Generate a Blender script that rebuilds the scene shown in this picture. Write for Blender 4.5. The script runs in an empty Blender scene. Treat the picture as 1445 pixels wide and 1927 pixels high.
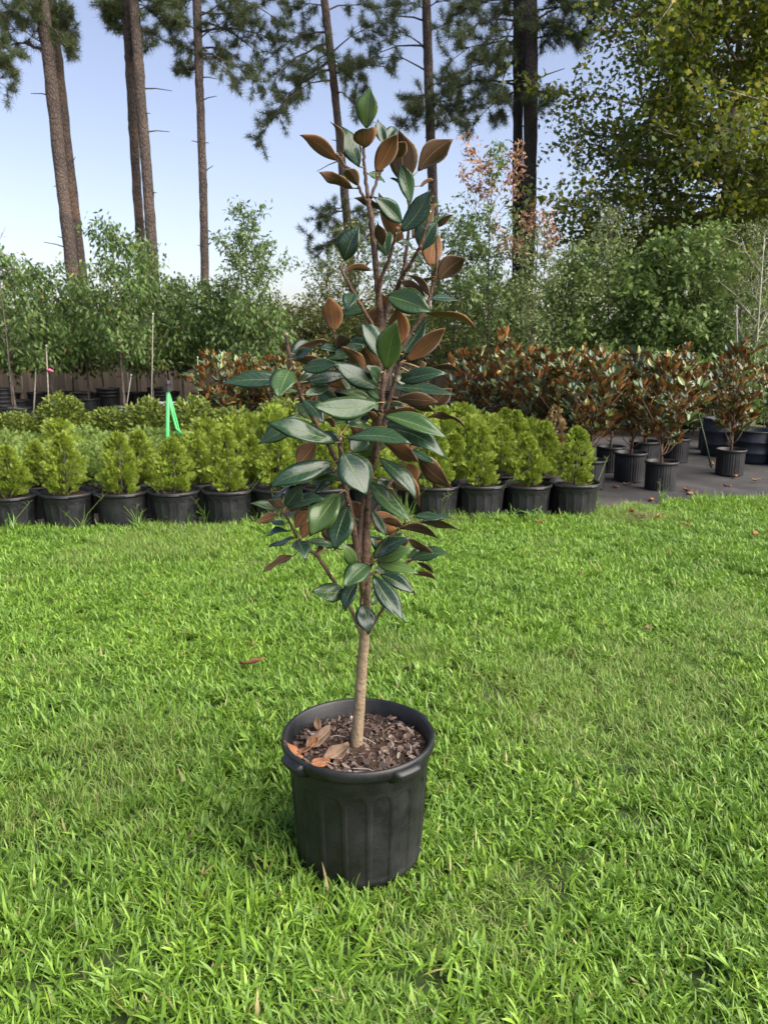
import bpy, math, random
import numpy as np
from mathutils import Vector, Matrix

# ------------------------------------------------------------------ camera, world, sun, exposure
R = math.radians
PITCH, CAM_H, FPX = R(12.6), 1.48, 1447.0          # photo is 1445 x 1927
SUN_AZ, SUN_EL = R(118.0), R(42.0)                 # azimuth clockwise from +Y (the view direction)
sc = bpy.context.scene
col = sc.collection
cam_d = bpy.data.cameras.new('camera'); cam = bpy.data.objects.new('camera', cam_d); col.objects.link(cam)
cam.location = (0, 0, CAM_H); cam.rotation_euler = (R(90) - PITCH, 0, 0)
cam_d.sensor_fit = 'HORIZONTAL'; cam_d.sensor_width = 36.0; cam_d.lens = 36.0 * FPX / 1445.0
cam_d.clip_start = 0.05; cam_d.clip_end = 2000
cam_d.dof.use_dof = True; cam_d.dof.focus_distance = 2.1; cam_d.dof.aperture_fstop = 13
sc.camera = cam

world = bpy.data.worlds.new('World'); sc.world = world; world.use_nodes = True
wn = world.node_tree; wn.nodes.clear()
sky = wn.nodes.new('ShaderNodeTexSky'); sky.sky_type = 'NISHITA'; sky.sun_disc = False
sky.sun_elevation = SUN_EL; sky.sun_rotation = SUN_AZ
sky.air_density = 1.0; sky.dust_density = 1.6; sky.ozone_density = 2.2; sky.altitude = 60
bg = wn.nodes.new('ShaderNodeBackground'); bg.inputs['Strength'].default_value = 0.05
wo = wn.nodes.new('ShaderNodeOutputWorld')
hs = wn.nodes.new('ShaderNodeHueSaturation'); hs.inputs['Saturation'].default_value = 0.82      # thin summer haze pales the sky
tn = wn.nodes.new('ShaderNodeMix'); tn.data_type = 'RGBA'; tn.blend_type = 'MULTIPLY'; tn.inputs[0].default_value = 1.0; tn.inputs[7].default_value = (1.07, 0.965, 0.985, 1)
wn.links.new(sky.outputs[0], hs.inputs['Color']); wn.links.new(hs.outputs[0], tn.inputs[6])
wn.links.new(tn.outputs[2], bg.inputs['Color']); wn.links.new(bg.outputs[0], wo.inputs['Surface'])

sun_d = bpy.data.lights.new('sun', 'SUN'); sun = bpy.data.objects.new('sun', sun_d); col.objects.link(sun)
sun_d.energy = 2.3; sun_d.angle = R(70); sun_d.color = (1.0, 0.92, 0.80)
sdir = Vector((math.sin(SUN_AZ) * math.cos(SUN_EL), math.cos(SUN_AZ) * math.cos(SUN_EL), math.sin(SUN_EL)))
sun.rotation_euler = sdir.to_track_quat('Z', 'Y').to_euler(); sun.location = (20, -6, 12)
sc.view_settings.view_transform = 'Standard'; sc.view_settings.look = 'None'
sc.view_settings.exposure = 2.17; sc.view_settings.gamma = 1.0
sc.cycles.max_bounces = 6; sc.cycles.transparent_max_bounces = 4
sc.cycles.diffuse_bounces = 3; sc.cycles.glossy_bounces = 2; sc.cycles.transmission_bounces = 4
sc.cycles.caustics_reflective = False; sc.cycles.caustics_refractive = False

# ------------------------------------------------------------------ helpers
CP, SP = math.cos(PITCH), math.sin(PITCH)
def ray(x, y):                                    # direction through a photo pixel, camera at the origin
    u = (x - 722.5) / FPX; v = (963.5 - y) / FPX
    return (u, CP + v * SP, -SP + v * CP)
def P(x, y, Y):                                   # point seen at that pixel, Y metres in front of the camera
    d = ray(x, y); k = Y / d[1]
    return Vector((d[0] * k, Y, CAM_H + d[2] * k))
def G(x, y, z=0.0):                               # point on the ground
    d = ray(x, y); k = (z - CAM_H) / d[2]
    return Vector((d[0] * k, d[1] * k, z))
def X_at(px, Y, z=0.0):
    return (px - 722.5) / FPX * (Y * CP + (CAM_H - z) * SP)
def pxm(Y): return FPX / (Y * CP)                 # rough pixels per metre

rng = np.random.default_rng(11); random.seed(7)
def unit(a): return a / np.maximum(np.linalg.norm(a, axis=-1, keepdims=True), 1e-9)

def np_mesh(name, V, T, mats, smooth=False, mat_idx=None, uv=None):
    V = np.ascontiguousarray(V, dtype=np.float32); T = np.ascontiguousarray(T, dtype=np.int32)
    k = T.shape[1]; me = bpy.data.meshes.new(name)
    me.vertices.add(len(V)); me.vertices.foreach_set('co', V.ravel())
    me.loops.add(T.size); me.loops.foreach_set('vertex_index', T.ravel())
    me.polygons.add(len(T)); me.polygons.foreach_set('loop_start', np.arange(0, T.size, k, dtype=np.int32))
    if mat_idx is not None: me.polygons.foreach_set('material_index', np.asarray(mat_idx, dtype=np.int32))
    me.polygons.foreach_set('use_smooth', np.full(len(T), smooth, dtype=bool))
    if uv is not None:
        l = me.uv_layers.new(name='UVMap'); l.data.foreach_set('uv', np.asarray(uv, dtype=np.float32)[T.ravel()].ravel())
    for m in (mats if isinstance(mats, (list, tuple)) else [mats]): me.materials.append(m)
    me.update(calc_edges=True)
    return me

class MB:                                         # collects polygons (any size) into one mesh
    def __init__(s): s.v = []; s.f = []; s.m = []
    def add(s, vs, fs, m=0):
        o = len(s.v); s.v += [tuple(v) for v in vs]; s.f += [tuple(i + o for i in f) for f in fs]; s.m += [m] * len(fs)
    def box(s, c, size, rot=None, m=0):
        hx, hy, hz = size[0] / 2, size[1] / 2, size[2] / 2
        vs = [Vector((x, y, z)) for x in (-hx, hx) for y in (-hy, hy) for z in (-hz, hz)]
        if rot is not None: vs = [rot @ v for v in vs]
        vs = [v + Vector(c) for v in vs]
        s.add(vs, [(0, 1, 3, 2), (4, 6, 7, 5), (0, 4, 5, 1), (2, 3, 7, 6), (0, 2, 6, 4), (1, 5, 7, 3)], m)
    def tube(s, pts, rad, n=8, m=0, cap=True):
        vs, fs = tube_arrays(pts, rad, n, cap); s.add(vs, fs, m)
    def lathe(s, prof, n=32, m=0, c=(0, 0, 0)):
        vs = []; fs = []
        for r, z in prof:
            for k in range(n):
                a = 2 * math.pi * k / n; vs.append((c[0] + r * math.cos(a), c[1] + r * math.sin(a), c[2] + z))
        for i in range(len(prof) - 1):
            for k in range(n):
                fs.append((i * n + k, i * n + (k + 1) % n, (i + 1) * n + (k + 1) % n, (i + 1) * n + k))
        s.add(vs, fs, m)
    def mesh(s, name, mats, smooth=False):
        me = bpy.data.meshes.new(name); me.from_pydata(s.v, [], s.f)
        for m in (mats if isinstance(mats, (list, tuple)) else [mats]): me.materials.append(m)
        me.polygons.foreach_set('material_index', s.m)
        me.polygons.foreach_set('use_smooth', [smooth] * len(s.f)); me.update()
        return me

def tube_arrays(pts, rad, n=8, cap=True):
    pts = [Vector(p) for p in pts]; vs = []; fs = []
    up = Vector((0.31, 0.87, 0.2)).normalized(); m = len(pts)
    for i, p in enumerate(pts):
        t = (pts[min(i + 1, m - 1)] - pts[max(i - 1, 0)])
        if t.length < 1e-9: t = Vector((0, 0, 1))
        t.normalize(); a = t.cross(up)
        if a.length < 1e-4: a = t.cross(Vector((1, 0, 0)))
        a.normalize(); b = t.cross(a); r = rad[i] if hasattr(rad, '__len__') else rad
        for k in range(n):
            q = 2 * math.pi * k / n; vs.append(p + (a * math.cos(q) + b * math.sin(q)) * r)
    for i in range(m - 1):
        for k in range(n):
            fs.append((i * n + k, i * n + (k + 1) % n, (i + 1) * n + (k + 1) % n, (i + 1) * n + k))
    if cap: fs.append(tuple(range((m - 1) * n, m * n))); fs.append(tuple(reversed(range(n))))
    return vs, fs

def smooth_line(pts, sub=4):                      # Catmull-Rom through points of any dimension
    p = np.array([list(q) for q in pts], dtype=float)
    if len(p) < 3:
        t = np.linspace(0, 1, sub + 1)[:, None]; return p[0] * (1 - t) + p[-1] * t
    e = np.vstack([2 * p[0] - p[1], p, 2 * p[-1] - p[-2]]); out = []
    for i in range(1, len(e) - 2):
        for t in np.linspace(0, 1, sub, endpoint=False):
            a, b, c, d = e[i - 1], e[i], e[i + 1], e[i + 2]
            out.append(0.5 * (2 * b + (c - a) * t + (2 * a - 5 * b + 4 * c - d) * t * t + (3 * b - a - 3 * c + d) * t ** 3))
    out.append(p[-1]); return np.array(out)

def scatter(pos, d, nrm, L, W, tv, tt):           # copies of a small template, one per position
    d = unit(d); s = unit(np.cross(nrm, d)); n = np.cross(d, s)
    V = (pos[:, None, :] + tv[None, :, 0:1] * L[:, None, None] * d[:, None, :]
         + tv[None, :, 1:2] * W[:, None, None] * s[:, None, :] + tv[None, :, 2:3] * W[:, None, None] * n[:, None, :])
    k = len(tv); T = (tt[None] + (np.arange(len(pos)) * k)[:, None, None]).reshape(-1, 3)
    return V.reshape(-1, 3), T

def link(name, me, parent=None, loc=None):
    o = bpy.data.objects.new(name, me); col.objects.link(o)
    if parent is not None: o.parent = parent
    if loc is not None: o.location = loc
    return o
def tag(o, label, cat, group=None):
    o['label'] = label; o['category'] = cat
    if group: o['group'] = group
    return o
def thing(name, label, cat, loc=(0, 0, 0), rz=0, group=None):
    o = bpy.data.objects.new(name, None); col.objects.link(o); o.empty_display_size = 0.1
    o.location = loc; o.rotation_euler = (0, 0, rz)
    return tag(o, label, cat, group)
def dup(src, loc, rz=0, s=1.0, label=None, group=None):
    c = src.copy(); col.objects.link(c); c.location = loc; c.rotation_euler = (0, 0, rz)
    c.scale = s if hasattr(s, '__len__') else (s, s, s)
    if label: c['label'] = label
    if group: c['group'] = group
    for ch in list(src.children):
        k = ch.copy(); col.objects.link(k); k.parent = c
        for g in list(ch.children):
            q = g.copy(); col.objects.link(q); q.parent = k
    return c
def struct(o): o['kind'] = 'structure'; return o
def stuff(o): o['kind'] = 'stuff'; return o

# ------------------------------------------------------------------ materials
def new_mat(name):
    m = bpy.data.materials.new(name); m.use_nodes = True
    nt = m.node_tree; nt.nodes.clear()
    out = nt.nodes.new('ShaderNodeOutputMaterial'); b = nt.nodes.new('ShaderNodeBsdfPrincipled')
    nt.links.new(b.outputs[0], out.inputs['Surface'])
    return m, nt, b, out
def N(nt, t, **kw):
    n = nt.nodes.new(t)
    for k, v in kw.items(): setattr(n, k, v)
    return n
def ramp(nt, fac, stops, interp='LINEAR'):
    r = N(nt, 'ShaderNodeValToRGB'); r.color_ramp.interpolation = interp
    e = r.color_ramp.elements
    while len(e) < len(stops): e.new(0.5)
    for i, (p, c) in enumerate(stops): e[i].position = p; e[i].color = (*c, 1)
    nt.links.new(fac, r.inputs[0]); return r.outputs[0]
def mixc(nt, fac, a, b, mode='MIX'):
    n = N(nt, 'ShaderNodeMix', data_type='RGBA', blend_type=mode)
    for s, v in ((0, fac), (6, a), (7, b)):
        if hasattr(v, 'is_output'): nt.links.new(v, n.inputs[s])
        elif s == 0: n.inputs[0].default_value = v
        else: n.inputs[s].default_value = (*v, 1)
    return n.outputs[2]
def math_n(nt, op, a, b=None, clamp=False):
    n = N(nt, 'ShaderNodeMath', operation=op, use_clamp=clamp)
    for i, v in enumerate((a, b)):
        if v is None: continue
        if hasattr(v, 'is_output'): nt.links.new(v, n.inputs[i])
        else: n.inputs[i].default_value = v
    return n.outputs[0]
def noise(nt, scale, detail=4, coord='Object', rough=0.6, vec=None):
    n = N(nt, 'ShaderNodeTexNoise'); n.inputs['Scale'].default_value = scale
    n.inputs['Detail'].default_value = detail; n.inputs['Roughness'].default_value = rough
    if vec is None:
        if coord == 'World': vec = N(nt, 'ShaderNodeNewGeometry').outputs['Position']
        else: vec = N(nt, 'ShaderNodeTexCoord').outputs[coord]
    nt.links.new(vec, n.inputs['Vector']); return n.outputs['Fac']
def bump(nt, b, h, dist, strength=1.0):
    n = N(nt, 'ShaderNodeBump'); n.inputs['Distance'].default_value = dist; n.inputs['Strength'].default_value = strength
    nt.links.new(h, n.inputs['Height']); nt.links.new(n.outputs[0], b.inputs['Normal'])
def scaled(nt, s, coord='Object'):
    m = N(nt, 'ShaderNodeMapping'); m.inputs['Scale'].default_value = s
    nt.links.new(N(nt, 'ShaderNodeTexCoord').outputs[coord], m.inputs[0]); return m.outputs[0]

def leaf_mat(name, stops, rough=0.5, trans=0.3, patch=None, spec=0.4):
    m, nt, b, out = new_mat(name)
    rnd = N(nt, 'ShaderNodeNewGeometry').outputs['Random Per Island']
    c = ramp(nt, rnd, stops)
    if patch:                                     # (scale, colour, amount): tint that drifts over the ground
        f = noise(nt, patch[0], 3, 'World'); f = ramp(nt, f, [(0.35, (0, 0, 0)), (0.65, (1, 1, 1))])
        c = mixc(nt, math_n(nt, 'MULTIPLY', f, patch[2]), c, patch[1])
    nt.links.new(c, b.inputs['Base Color']); b.inputs['Roughness'].default_value = rough
    b.inputs['Specular IOR Level'].default_value = spec
    t = N(nt, 'ShaderNodeBsdfTranslucent'); nt.links.new(mixc(nt, 0.5, c, (0.35, 0.42, 0.03), 'MIX') if trans > 0.36 else c, t.inputs['Color'])
    mx = N(nt, 'ShaderNodeMixShader'); mx.inputs[0].default_value = trans
    nt.links.new(b.outputs[0], mx.inputs[1]); nt.links.new(t.outputs[0], mx.inputs[2]); nt.links.new(mx.outputs[0], out.inputs['Surface'])
    return m

def bark_mat(name, c1, c2, scale=(14, 14, 4), depth=0.02, c3=None):
    m, nt, b, out = new_mat(name)
    v = scaled(nt, scale); vo = N(nt, 'ShaderNodeTexVoronoi', feature='DISTANCE_TO_EDGE'); vo.inputs['Scale'].default_value = 1
    nt.links.new(v, vo.inputs['Vector'])
    e = ramp(nt, vo.outputs['Distance'], [(0.0, (0, 0, 0)), (0.22, (1, 1, 1))])
    n = noise(nt, 3.0, 6, vec=v)
    c = mixc(nt, e, c1, mixc(nt, n, c1, c2))
    if c3: c = mixc(nt, ramp(nt, noise(nt, 0.7, 3), [(0.5, (0, 0, 0)), (0.75, (1, 1, 1))]), c, c3)
    nt.links.new(c, b.inputs['Base Color']); b.inputs['Roughness'].default_value = 0.9
    bump(nt, b, math_n(nt, 'ADD', e, n), depth, 0.8)
    return m
def flat_mat(name, c, rough=0.6, c2=None, scale=8.0, spec=0.5, bd=0.0):
    m, nt, b, out = new_mat(name)
    n = noise(nt, scale, 5)
    c2 = c2 or tuple(x * 0.72 for x in c)
    nt.links.new(mixc(nt, ramp(nt, n, [(0.3, (0, 0, 0)), (0.7, (1, 1, 1))]), c2, c), b.inputs['Base Color'])
    b.inputs['Roughness'].default_value = rough; b.inputs['Specular IOR Level'].default_value = spec
    if bd: bump(nt, b, n, bd, 0.6)
    return m

M = {}
def plastic(name, base, dust, rough):
    m, nt, b, out = new_mat(name)
    f = noise(nt, 9, 5); f2 = noise(nt, 190, 2)
    d = ramp(nt, math_n(nt, 'ADD', math_n(nt, 'MULTIPLY', f, 0.75), math_n(nt, 'MULTIPLY', f2, 0.35)), [(0.45, (0, 0, 0)), (0.78, (1, 1, 1))])
    nt.links.new(mixc(nt, d, base, dust), b.inputs['Base Color'])
    nt.links.new(ramp(nt, f, [(0.3, (rough,) * 3), (0.8, (rough + 0.2,) * 3)]), b.inputs['Roughness'])
    b.inputs['Specular IOR Level'].default_value = 0.45
    bump(nt, b, f2, 0.0012, 0.25)
    return m
M['pot'] = plastic('black_pot_plastic', (0.0048, 0.0055, 0.0066), (0.024, 0.025, 0.026), 0.40)
M['pot_far'] = plastic('nursery_pot_plastic', (0.006, 0.0065, 0.008), (0.022, 0.023, 0.026), 0.42)
M['drum'] = plastic('dark_blue_drum_plastic', (0.006, 0.010, 0.020), (0.018, 0.024, 0.036), 0.45)
M['soil'] = flat_mat('dark_potting_soil', (0.055, 0.035, 0.024), 0.95, (0.016, 0.010, 0.007), 60, 0.2, 0.006)
def island_mat(name, stops, rough=0.85, bd=0.0):
    m, nt, b, out = new_mat(name)
    c = ramp(nt, N(nt, 'ShaderNodeNewGeometry').outputs['Random Per Island'], stops, 'CONSTANT')
    n = noise(nt, 160, 4)
    nt.links.new(mixc(nt, ramp(nt, n, [(0.35, (0, 0, 0)), (0.7, (0.5, 0.5, 0.5))]), c, (0.02, 0.012, 0.008)), b.inputs['Base Color'])
    b.inputs['Roughness'].default_value = rough
    if bd: bump(nt, b, n, bd, 0.7)
    return m
M['chips'] = island_mat('bark_mulch_chips', [(0, (0.050, 0.030, 0.024)), (0.3, (0.095, 0.060, 0.048)), (0.55, (0.030, 0.019, 0.016)), (0.75, (0.15, 0.11, 0.085)), (0.9, (0.22, 0.20, 0.18)), (0.96, (0.32, 0.22, 0.12))], 0.8, 0.003)
def chip_mat():
    m, nt, b, out = new_mat('bark_chip')
    r = N(nt, 'ShaderNodeObjectInfo').outputs['Random']
    c = ramp(nt, r, [(0, (0.080, 0.050, 0.040)), (0.28, (0.135, 0.088, 0.070)), (0.52, (0.045, 0.030, 0.026)), (0.70, (0.19, 0.14, 0.11)), (0.88, (0.30, 0.25, 0.20))], 'CONSTANT')
    n = noise(nt, 150, 5)
    nt.links.new(mixc(nt, n, mixc(nt, 0.35, c, (0.02, 0.012, 0.009)), c), b.inputs['Base Color']); b.inputs['Roughness'].default_value = 0.8
    bump(nt, b, n, 0.003, 0.8); return m
M['chip'] = chip_mat()
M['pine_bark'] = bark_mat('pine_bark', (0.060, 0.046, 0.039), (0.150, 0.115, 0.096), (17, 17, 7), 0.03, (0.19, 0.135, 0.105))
M['pine_bark_mid'] = bark_mat('shaded_pine_bark', (0.040, 0.031, 0.026), (0.105, 0.080, 0.066), (17, 17, 7), 0.03, (0.20, 0.12, 0.08))  # pine bark darkened for shade; the orange tone paints small sunlit patches
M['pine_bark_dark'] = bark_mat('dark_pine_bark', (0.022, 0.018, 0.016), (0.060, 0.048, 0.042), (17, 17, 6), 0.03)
M['sapling_bark'] = bark_mat('sapling_bark', (0.05, 0.042, 0.035), (0.17, 0.14, 0.115), (30, 30, 8), 0.01)
M['pale_bark'] = bark_mat('pale_sycamore_bark', (0.14, 0.12, 0.09), (0.36, 0.32, 0.26), (5, 5, 2), 0.02)
M['needle'] = leaf_mat('pine_needles', [(0, (0.048, 0.078, 0.030)), (0.5, (0.085, 0.122, 0.048)), (0.9, (0.13, 0.16, 0.06)), (1, (0.19, 0.14, 0.06))], 0.5, 0.30)
M['cherry'] = leaf_mat('drooping_cherry_leaves', [(0, (0.056, 0.105, 0.028)), (0.45, (0.092, 0.160, 0.042)), (0.85, (0.140, 0.225, 0.055)), (0.985, (0.17, 0.25, 0.06)), (1, (0.40, 0.22, 0.02))], 0.42, 0.34)
M['oak'] = leaf_mat('small_oak_leaves', [(0, (0.070, 0.125, 0.034)), (0.5, (0.115, 0.190, 0.048)), (1, (0.18, 0.245, 0.065))], 0.45, 0.35)
M['oak_yellow'] = leaf_mat('yellowing_oak_leaves', [(0, (0.070, 0.115, 0.028)), (0.6, (0.125, 0.165, 0.040)), (0.93, (0.19, 0.20, 0.05)), (1, (0.30, 0.15, 0.06))], 0.45, 0.35)
M['grey_leaf'] = leaf_mat('grey_green_leaves', [(0, (0.090, 0.128, 0.050)), (0.5, (0.148, 0.200, 0.072)), (1, (0.23, 0.28, 0.10))], 0.5, 0.3)
M['dense_leaf'] = leaf_mat('dense_green_leaves', [(0, (0.075, 0.130, 0.034)), (0.5, (0.130, 0.205, 0.050)), (1, (0.20, 0.28, 0.07))], 0.42, 0.32)
M['dry'] = leaf_mat('dry_brown_leaves', [(0, (0.20, 0.10, 0.055)), (0.5, (0.30, 0.165, 0.10)), (1, (0.40, 0.25, 0.16))], 0.8, 0.15)
M['sycamore'] = leaf_mat('sycamore_leaves', [(0, (0.030, 0.060, 0.012)), (0.5, (0.056, 0.098, 0.017)), (0.8, (0.115, 0.150, 0.022)), (1, (0.34, 0.28, 0.03))], 0.45, 0.38)  # the yellow end stands for sunlit leaves as well as truly yellow ones
M['thuja'] = leaf_mat('arborvitae_sprays', [(0, (0.105, 0.165, 0.018)), (0.5, (0.195, 0.275, 0.030)), (0.9, (0.285, 0.37, 0.042)), (1, (0.36, 0.36, 0.06))], 0.55, 0.30)
M['thuja_dry'] = leaf_mat('dry_arborvitae_sprays', [(0, (0.20, 0.12, 0.05)), (0.6, (0.32, 0.20, 0.10)), (1, (0.16, 0.19, 0.04))], 0.7, 0.2)
M['low_shrub'] = leaf_mat('spreading_shrub_leaves', [(0, (0.090, 0.155, 0.035)), (0.5, (0.160, 0.240, 0.050)), (1, (0.24, 0.32, 0.07))], 0.5, 0.3)
M['dark_shrub'] = leaf_mat('dark_shrub_leaves', [(0, (0.060, 0.095, 0.018)), (0.6, (0.115, 0.165, 0.026)), (1, (0.24, 0.28, 0.04))], 0.45, 0.28)
M['grass'] = leaf_mat('lawn_grass_blades', [(0, (0.078, 0.165, 0.022)), (0.35, (0.148, 0.280, 0.030)), (0.75, (0.230, 0.390, 0.042)), (0.965, (0.31, 0.48, 0.060)), (0.985, (0.33, 0.30, 0.10)), (1, (0.36, 0.25, 0.13))], 0.42, 0.35, (1.3, (0.120, 0.235, 0.050), 0.42))
M['fine_grass'] = leaf_mat('fine_dry_grass_blades', [(0, (0.115, 0.195, 0.036)), (0.5, (0.190, 0.295, 0.060)), (0.85, (0.26, 0.35, 0.085)), (1, (0.38, 0.33, 0.15))], 0.5, 0.30)
M['weed'] = leaf_mat('weed_leaves', [(0, (0.085, 0.18, 0.035)), (0.5, (0.14, 0.27, 0.05)), (1, (0.22, 0.36, 0.08))], 0.42, 0.35)
M['mag_top'] = leaf_mat('potted_magnolia_leaf_upper', [(0, (0.018, 0.045, 0.018)), (0.5, (0.040, 0.085, 0.024)), (0.78, (0.080, 0.135, 0.030)), (1, (0.20, 0.22, 0.045))], 0.36, 0.06, spec=0.6)
M['mag_under'] = leaf_mat('potted_magnolia_leaf_underside', [(0, (0.19, 0.075, 0.022)), (0.5, (0.36, 0.145, 0.045)), (0.8, (0.46, 0.205, 0.070)), (1, (0.50, 0.30, 0.07))], 0.8, 0.05)
M['petal'] = flat_mat('white_petal', (0.82, 0.80, 0.74), 0.5)
M['green_metal'] = flat_mat('bright_green_tripod_metal', (0.08, 0.50, 0.15), 0.35, (0.07, 0.42, 0.12))
M['black_metal'] = flat_mat('black_fitting', (0.02, 0.02, 0.022), 0.45)
M['white_metal'] = flat_mat('white_painted_metal', (0.52, 0.53, 0.55), 0.45)
M['stake'] = flat_mat('pale_bamboo', (0.36, 0.34, 0.30), 0.6, (0.22, 0.20, 0.17), 20)
M['green_stake'] = flat_mat('dark_green_coated_steel', (0.016, 0.035, 0.014), 0.45)
M['pink'] = flat_mat('pink_tape', (0.75, 0.14, 0.28), 0.5)
M['fence'] = None
def fence_mat():
    m, nt, b, out = new_mat('weathered_fence_wood')
    v = scaled(nt, (24, 24, 1.6)); n = noise(nt, 2.0, 6, vec=v)
    r = N(nt, 'ShaderNodeObjectInfo').outputs['Random']
    c = mixc(nt, n, (0.13, 0.10, 0.08), (0.34, 0.27, 0.215))
    c = mixc(nt, math_n(nt, 'MULTIPLY', r, 0.8), c, (0.30, 0.235, 0.185)); r2 = math_n(nt, 'FRACT', math_n(nt, 'MULTIPLY', r, 17.0)); c = mixc(nt, math_n(nt, 'MULTIPLY', r2, 0.6), c, (0.10, 0.085, 0.075))
    nt.links.new(c, b.inputs['Base Color']); b.inputs['Roughness'].default_value = 0.9; bump(nt, b, n, 0.01, 0.6); return m
M['fence'] = fence_mat()

# leaf of the young magnolia: glossy dark upper side with a pale midrib, rusty felt below
def hero_top():
    m, nt, b, out = new_mat('magnolia_leaf_upper_side')
    uv = N(nt, 'ShaderNodeUVMap').outputs[0]; sp = N(nt, 'ShaderNodeSeparateXYZ'); nt.links.new(uv, sp.inputs[0])
    u = math_n(nt, 'ABSOLUTE', sp.outputs[0]); v = sp.outputs[1]
    r = N(nt, 'ShaderNodeObjectInfo').outputs['Random']
    base = ramp(nt, r, [(0, (0.010, 0.026, 0.018)), (0.45, (0.017, 0.042, 0.023)), (0.8, (0.030, 0.066, 0.023)), (1, (0.065, 0.115, 0.028))])
    wv = math_n(nt, 'SINE', math_n(nt, 'MULTIPLY', math_n(nt, 'SUBTRACT', v, math_n(nt, 'MULTIPLY', u, 0.16)), 62.0))
    vein = ramp(nt, wv, [(0.90, (0, 0, 0)), (1.0, (0.25, 0.25, 0.25))])
    c = mixc(nt, vein, base, (0.085, 0.16, 0.06))
    nz = noise(nt, 38, 4)
    c = mixc(nt, ramp(nt, nz, [(0.45, (0, 0, 0)), (0.8, (0.4, 0.4, 0.4))]), c, (0.026, 0.054, 0.027))
    spot = ramp(nt, noise(nt, 90, 2), [(0.74, (0, 0, 0)), (0.78, (1, 1, 1))])
    c = mixc(nt, math_n(nt, 'MULTIPLY', spot, 0.6), c, (0.16, 0.12, 0.06))
    rib = ramp(nt, math_n(nt, 'ADD', u, math_n(nt, 'MULTIPLY', v, 0.030)), [(0.022, (1, 1, 1)), (0.050, (0, 0, 0))])
    edge = ramp(nt, u, [(0.945, (0, 0, 0)), (0.985, (1, 1, 1))])
    c = mixc(nt, math_n(nt, 'MULTIPLY', rib, 0.6), c, (0.27, 0.33, 0.08)); c = mixc(nt, math_n(nt, 'MULTIPLY', edge, 0.55), c, (0.25, 0.28, 0.10))
    nt.links.new(c, b.inputs['Base Color'])
    nt.links.new(ramp(nt, nz, [(0.3, (0.15,) * 3), (0.75, (0.34,) * 3)]), b.inputs['Roughness']); b.inputs['Specular IOR Level'].default_value = 0.40
    bump(nt, b, math_n(nt, 'ADD', math_n(nt, 'MULTIPLY', vein, 0.5), math_n(nt, 'SUBTRACT', nz, rib)), 0.0016, 0.5)
    return m
def hero_under():
    m, nt, b, out = new_mat('magnolia_leaf_rusty_underside')
    uv = N(nt, 'ShaderNodeUVMap').outputs[0]; sp = N(nt, 'ShaderNodeSeparateXYZ'); nt.links.new(uv, sp.inputs[0])
    u = math_n(nt, 'ABSOLUTE', sp.outputs[0]); v = sp.outputs[1]
    r = N(nt, 'ShaderNodeObjectInfo').outputs['Random']
    base = ramp(nt, r, [(0, (0.046, 0.027, 0.013)), (0.4, (0.080, 0.038, 0.015)), (0.75, (0.150, 0.062, 0.019)), (1, (0.22, 0.095, 0.030))])
    c = mixc(nt, ramp(nt, noise(nt, 30, 5), [(0.35, (0, 0, 0)), (0.75, (0.6, 0.6, 0.6))]), base, (0.095, 0.05, 0.022))
    rib = ramp(nt, u, [(0.02, (1, 1, 1)), (0.055, (0, 0, 0))])
    edge = ramp(nt, u, [(0.93, (0, 0, 0)), (0.985, (1, 1, 1))])
    c = mixc(nt, math_n(nt, 'MULTIPLY', rib, 0.6), c, (0.30, 0.17, 0.06)); c = mixc(nt, math_n(nt, 'MULTIPLY', edge, 0.7), c, (0.34, 0.27, 0.12))
    nt.links.new(c, b.inputs['Base Color']); b.inputs['Roughness'].default_value = 0.75
    b.inputs['Sheen Weight'].default_value = 0.12; b.inputs['Specular IOR Level'].default_value = 0.25
    bump(nt, b, math_n(nt, 'SUBTRACT', rib, math_n(nt, 'MULTIPLY', noise(nt, 60, 4), 0.5)), 0.002, 0.6)
    return m
M['hero_top'] = hero_top(); M['hero_under'] = hero_under()
M['petiole'] = flat_mat('leaf_stalk', (0.23, 0.20, 0.075), 0.5, (0.20, 0.10, 0.05), 30)
def hero_bark():
    m, nt, b, out = new_mat('young_magnolia_bark')
    sp = N(nt, 'ShaderNodeSeparateXYZ'); nt.links.new(N(nt, 'ShaderNodeNewGeometry').outputs['Position'], sp.inputs[0])
    n = noise(nt, 45, 5, 'World'); n2 = noise(nt, 12, 4, 'World')
    hi = ramp(nt, math_n(nt, 'ADD', sp.outputs[2], math_n(nt, 'MULTIPLY', n2, 0.25)), [(0.86, (0, 0, 0)), (1.0, (1, 1, 1))])
    low = mixc(nt, n, (0.125, 0.088, 0.052), (0.29, 0.22, 0.14)); n = ramp(nt, n, [(0.32, (0, 0, 0)), (0.68, (1, 1, 1))]); up = mixc(nt, n, (0.026, 0.016, 0.012), (0.115, 0.062, 0.038))
    c = mixc(nt, hi, low, up)
    lent = ramp(nt, noise(nt, 130, 2, 'World'), [(0.68, (0, 0, 0)), (0.74, (1, 1, 1))])
    c = mixc(nt, math_n(nt, 'MULTIPLY', lent, 0.5), c, (0.42, 0.33, 0.22))
    nt.links.new(c, b.inputs['Base Color']); b.inputs['Roughness'].default_value = 0.78
    bump(nt, b, math_n(nt, 'ADD', n, lent), 0.004, 0.9); return m
M['hero_bark'] = hero_bark()
M['cut_wood'] = flat_mat('pale_cut_wood', (0.55, 0.42, 0.28), 0.8)
M['dead_leaf'] = flat_mat('dry_magnolia_leaf', (0.29, 0.115, 0.048), 0.7, (0.15, 0.062, 0.03), 45, 0.35, 0.003)
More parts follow.
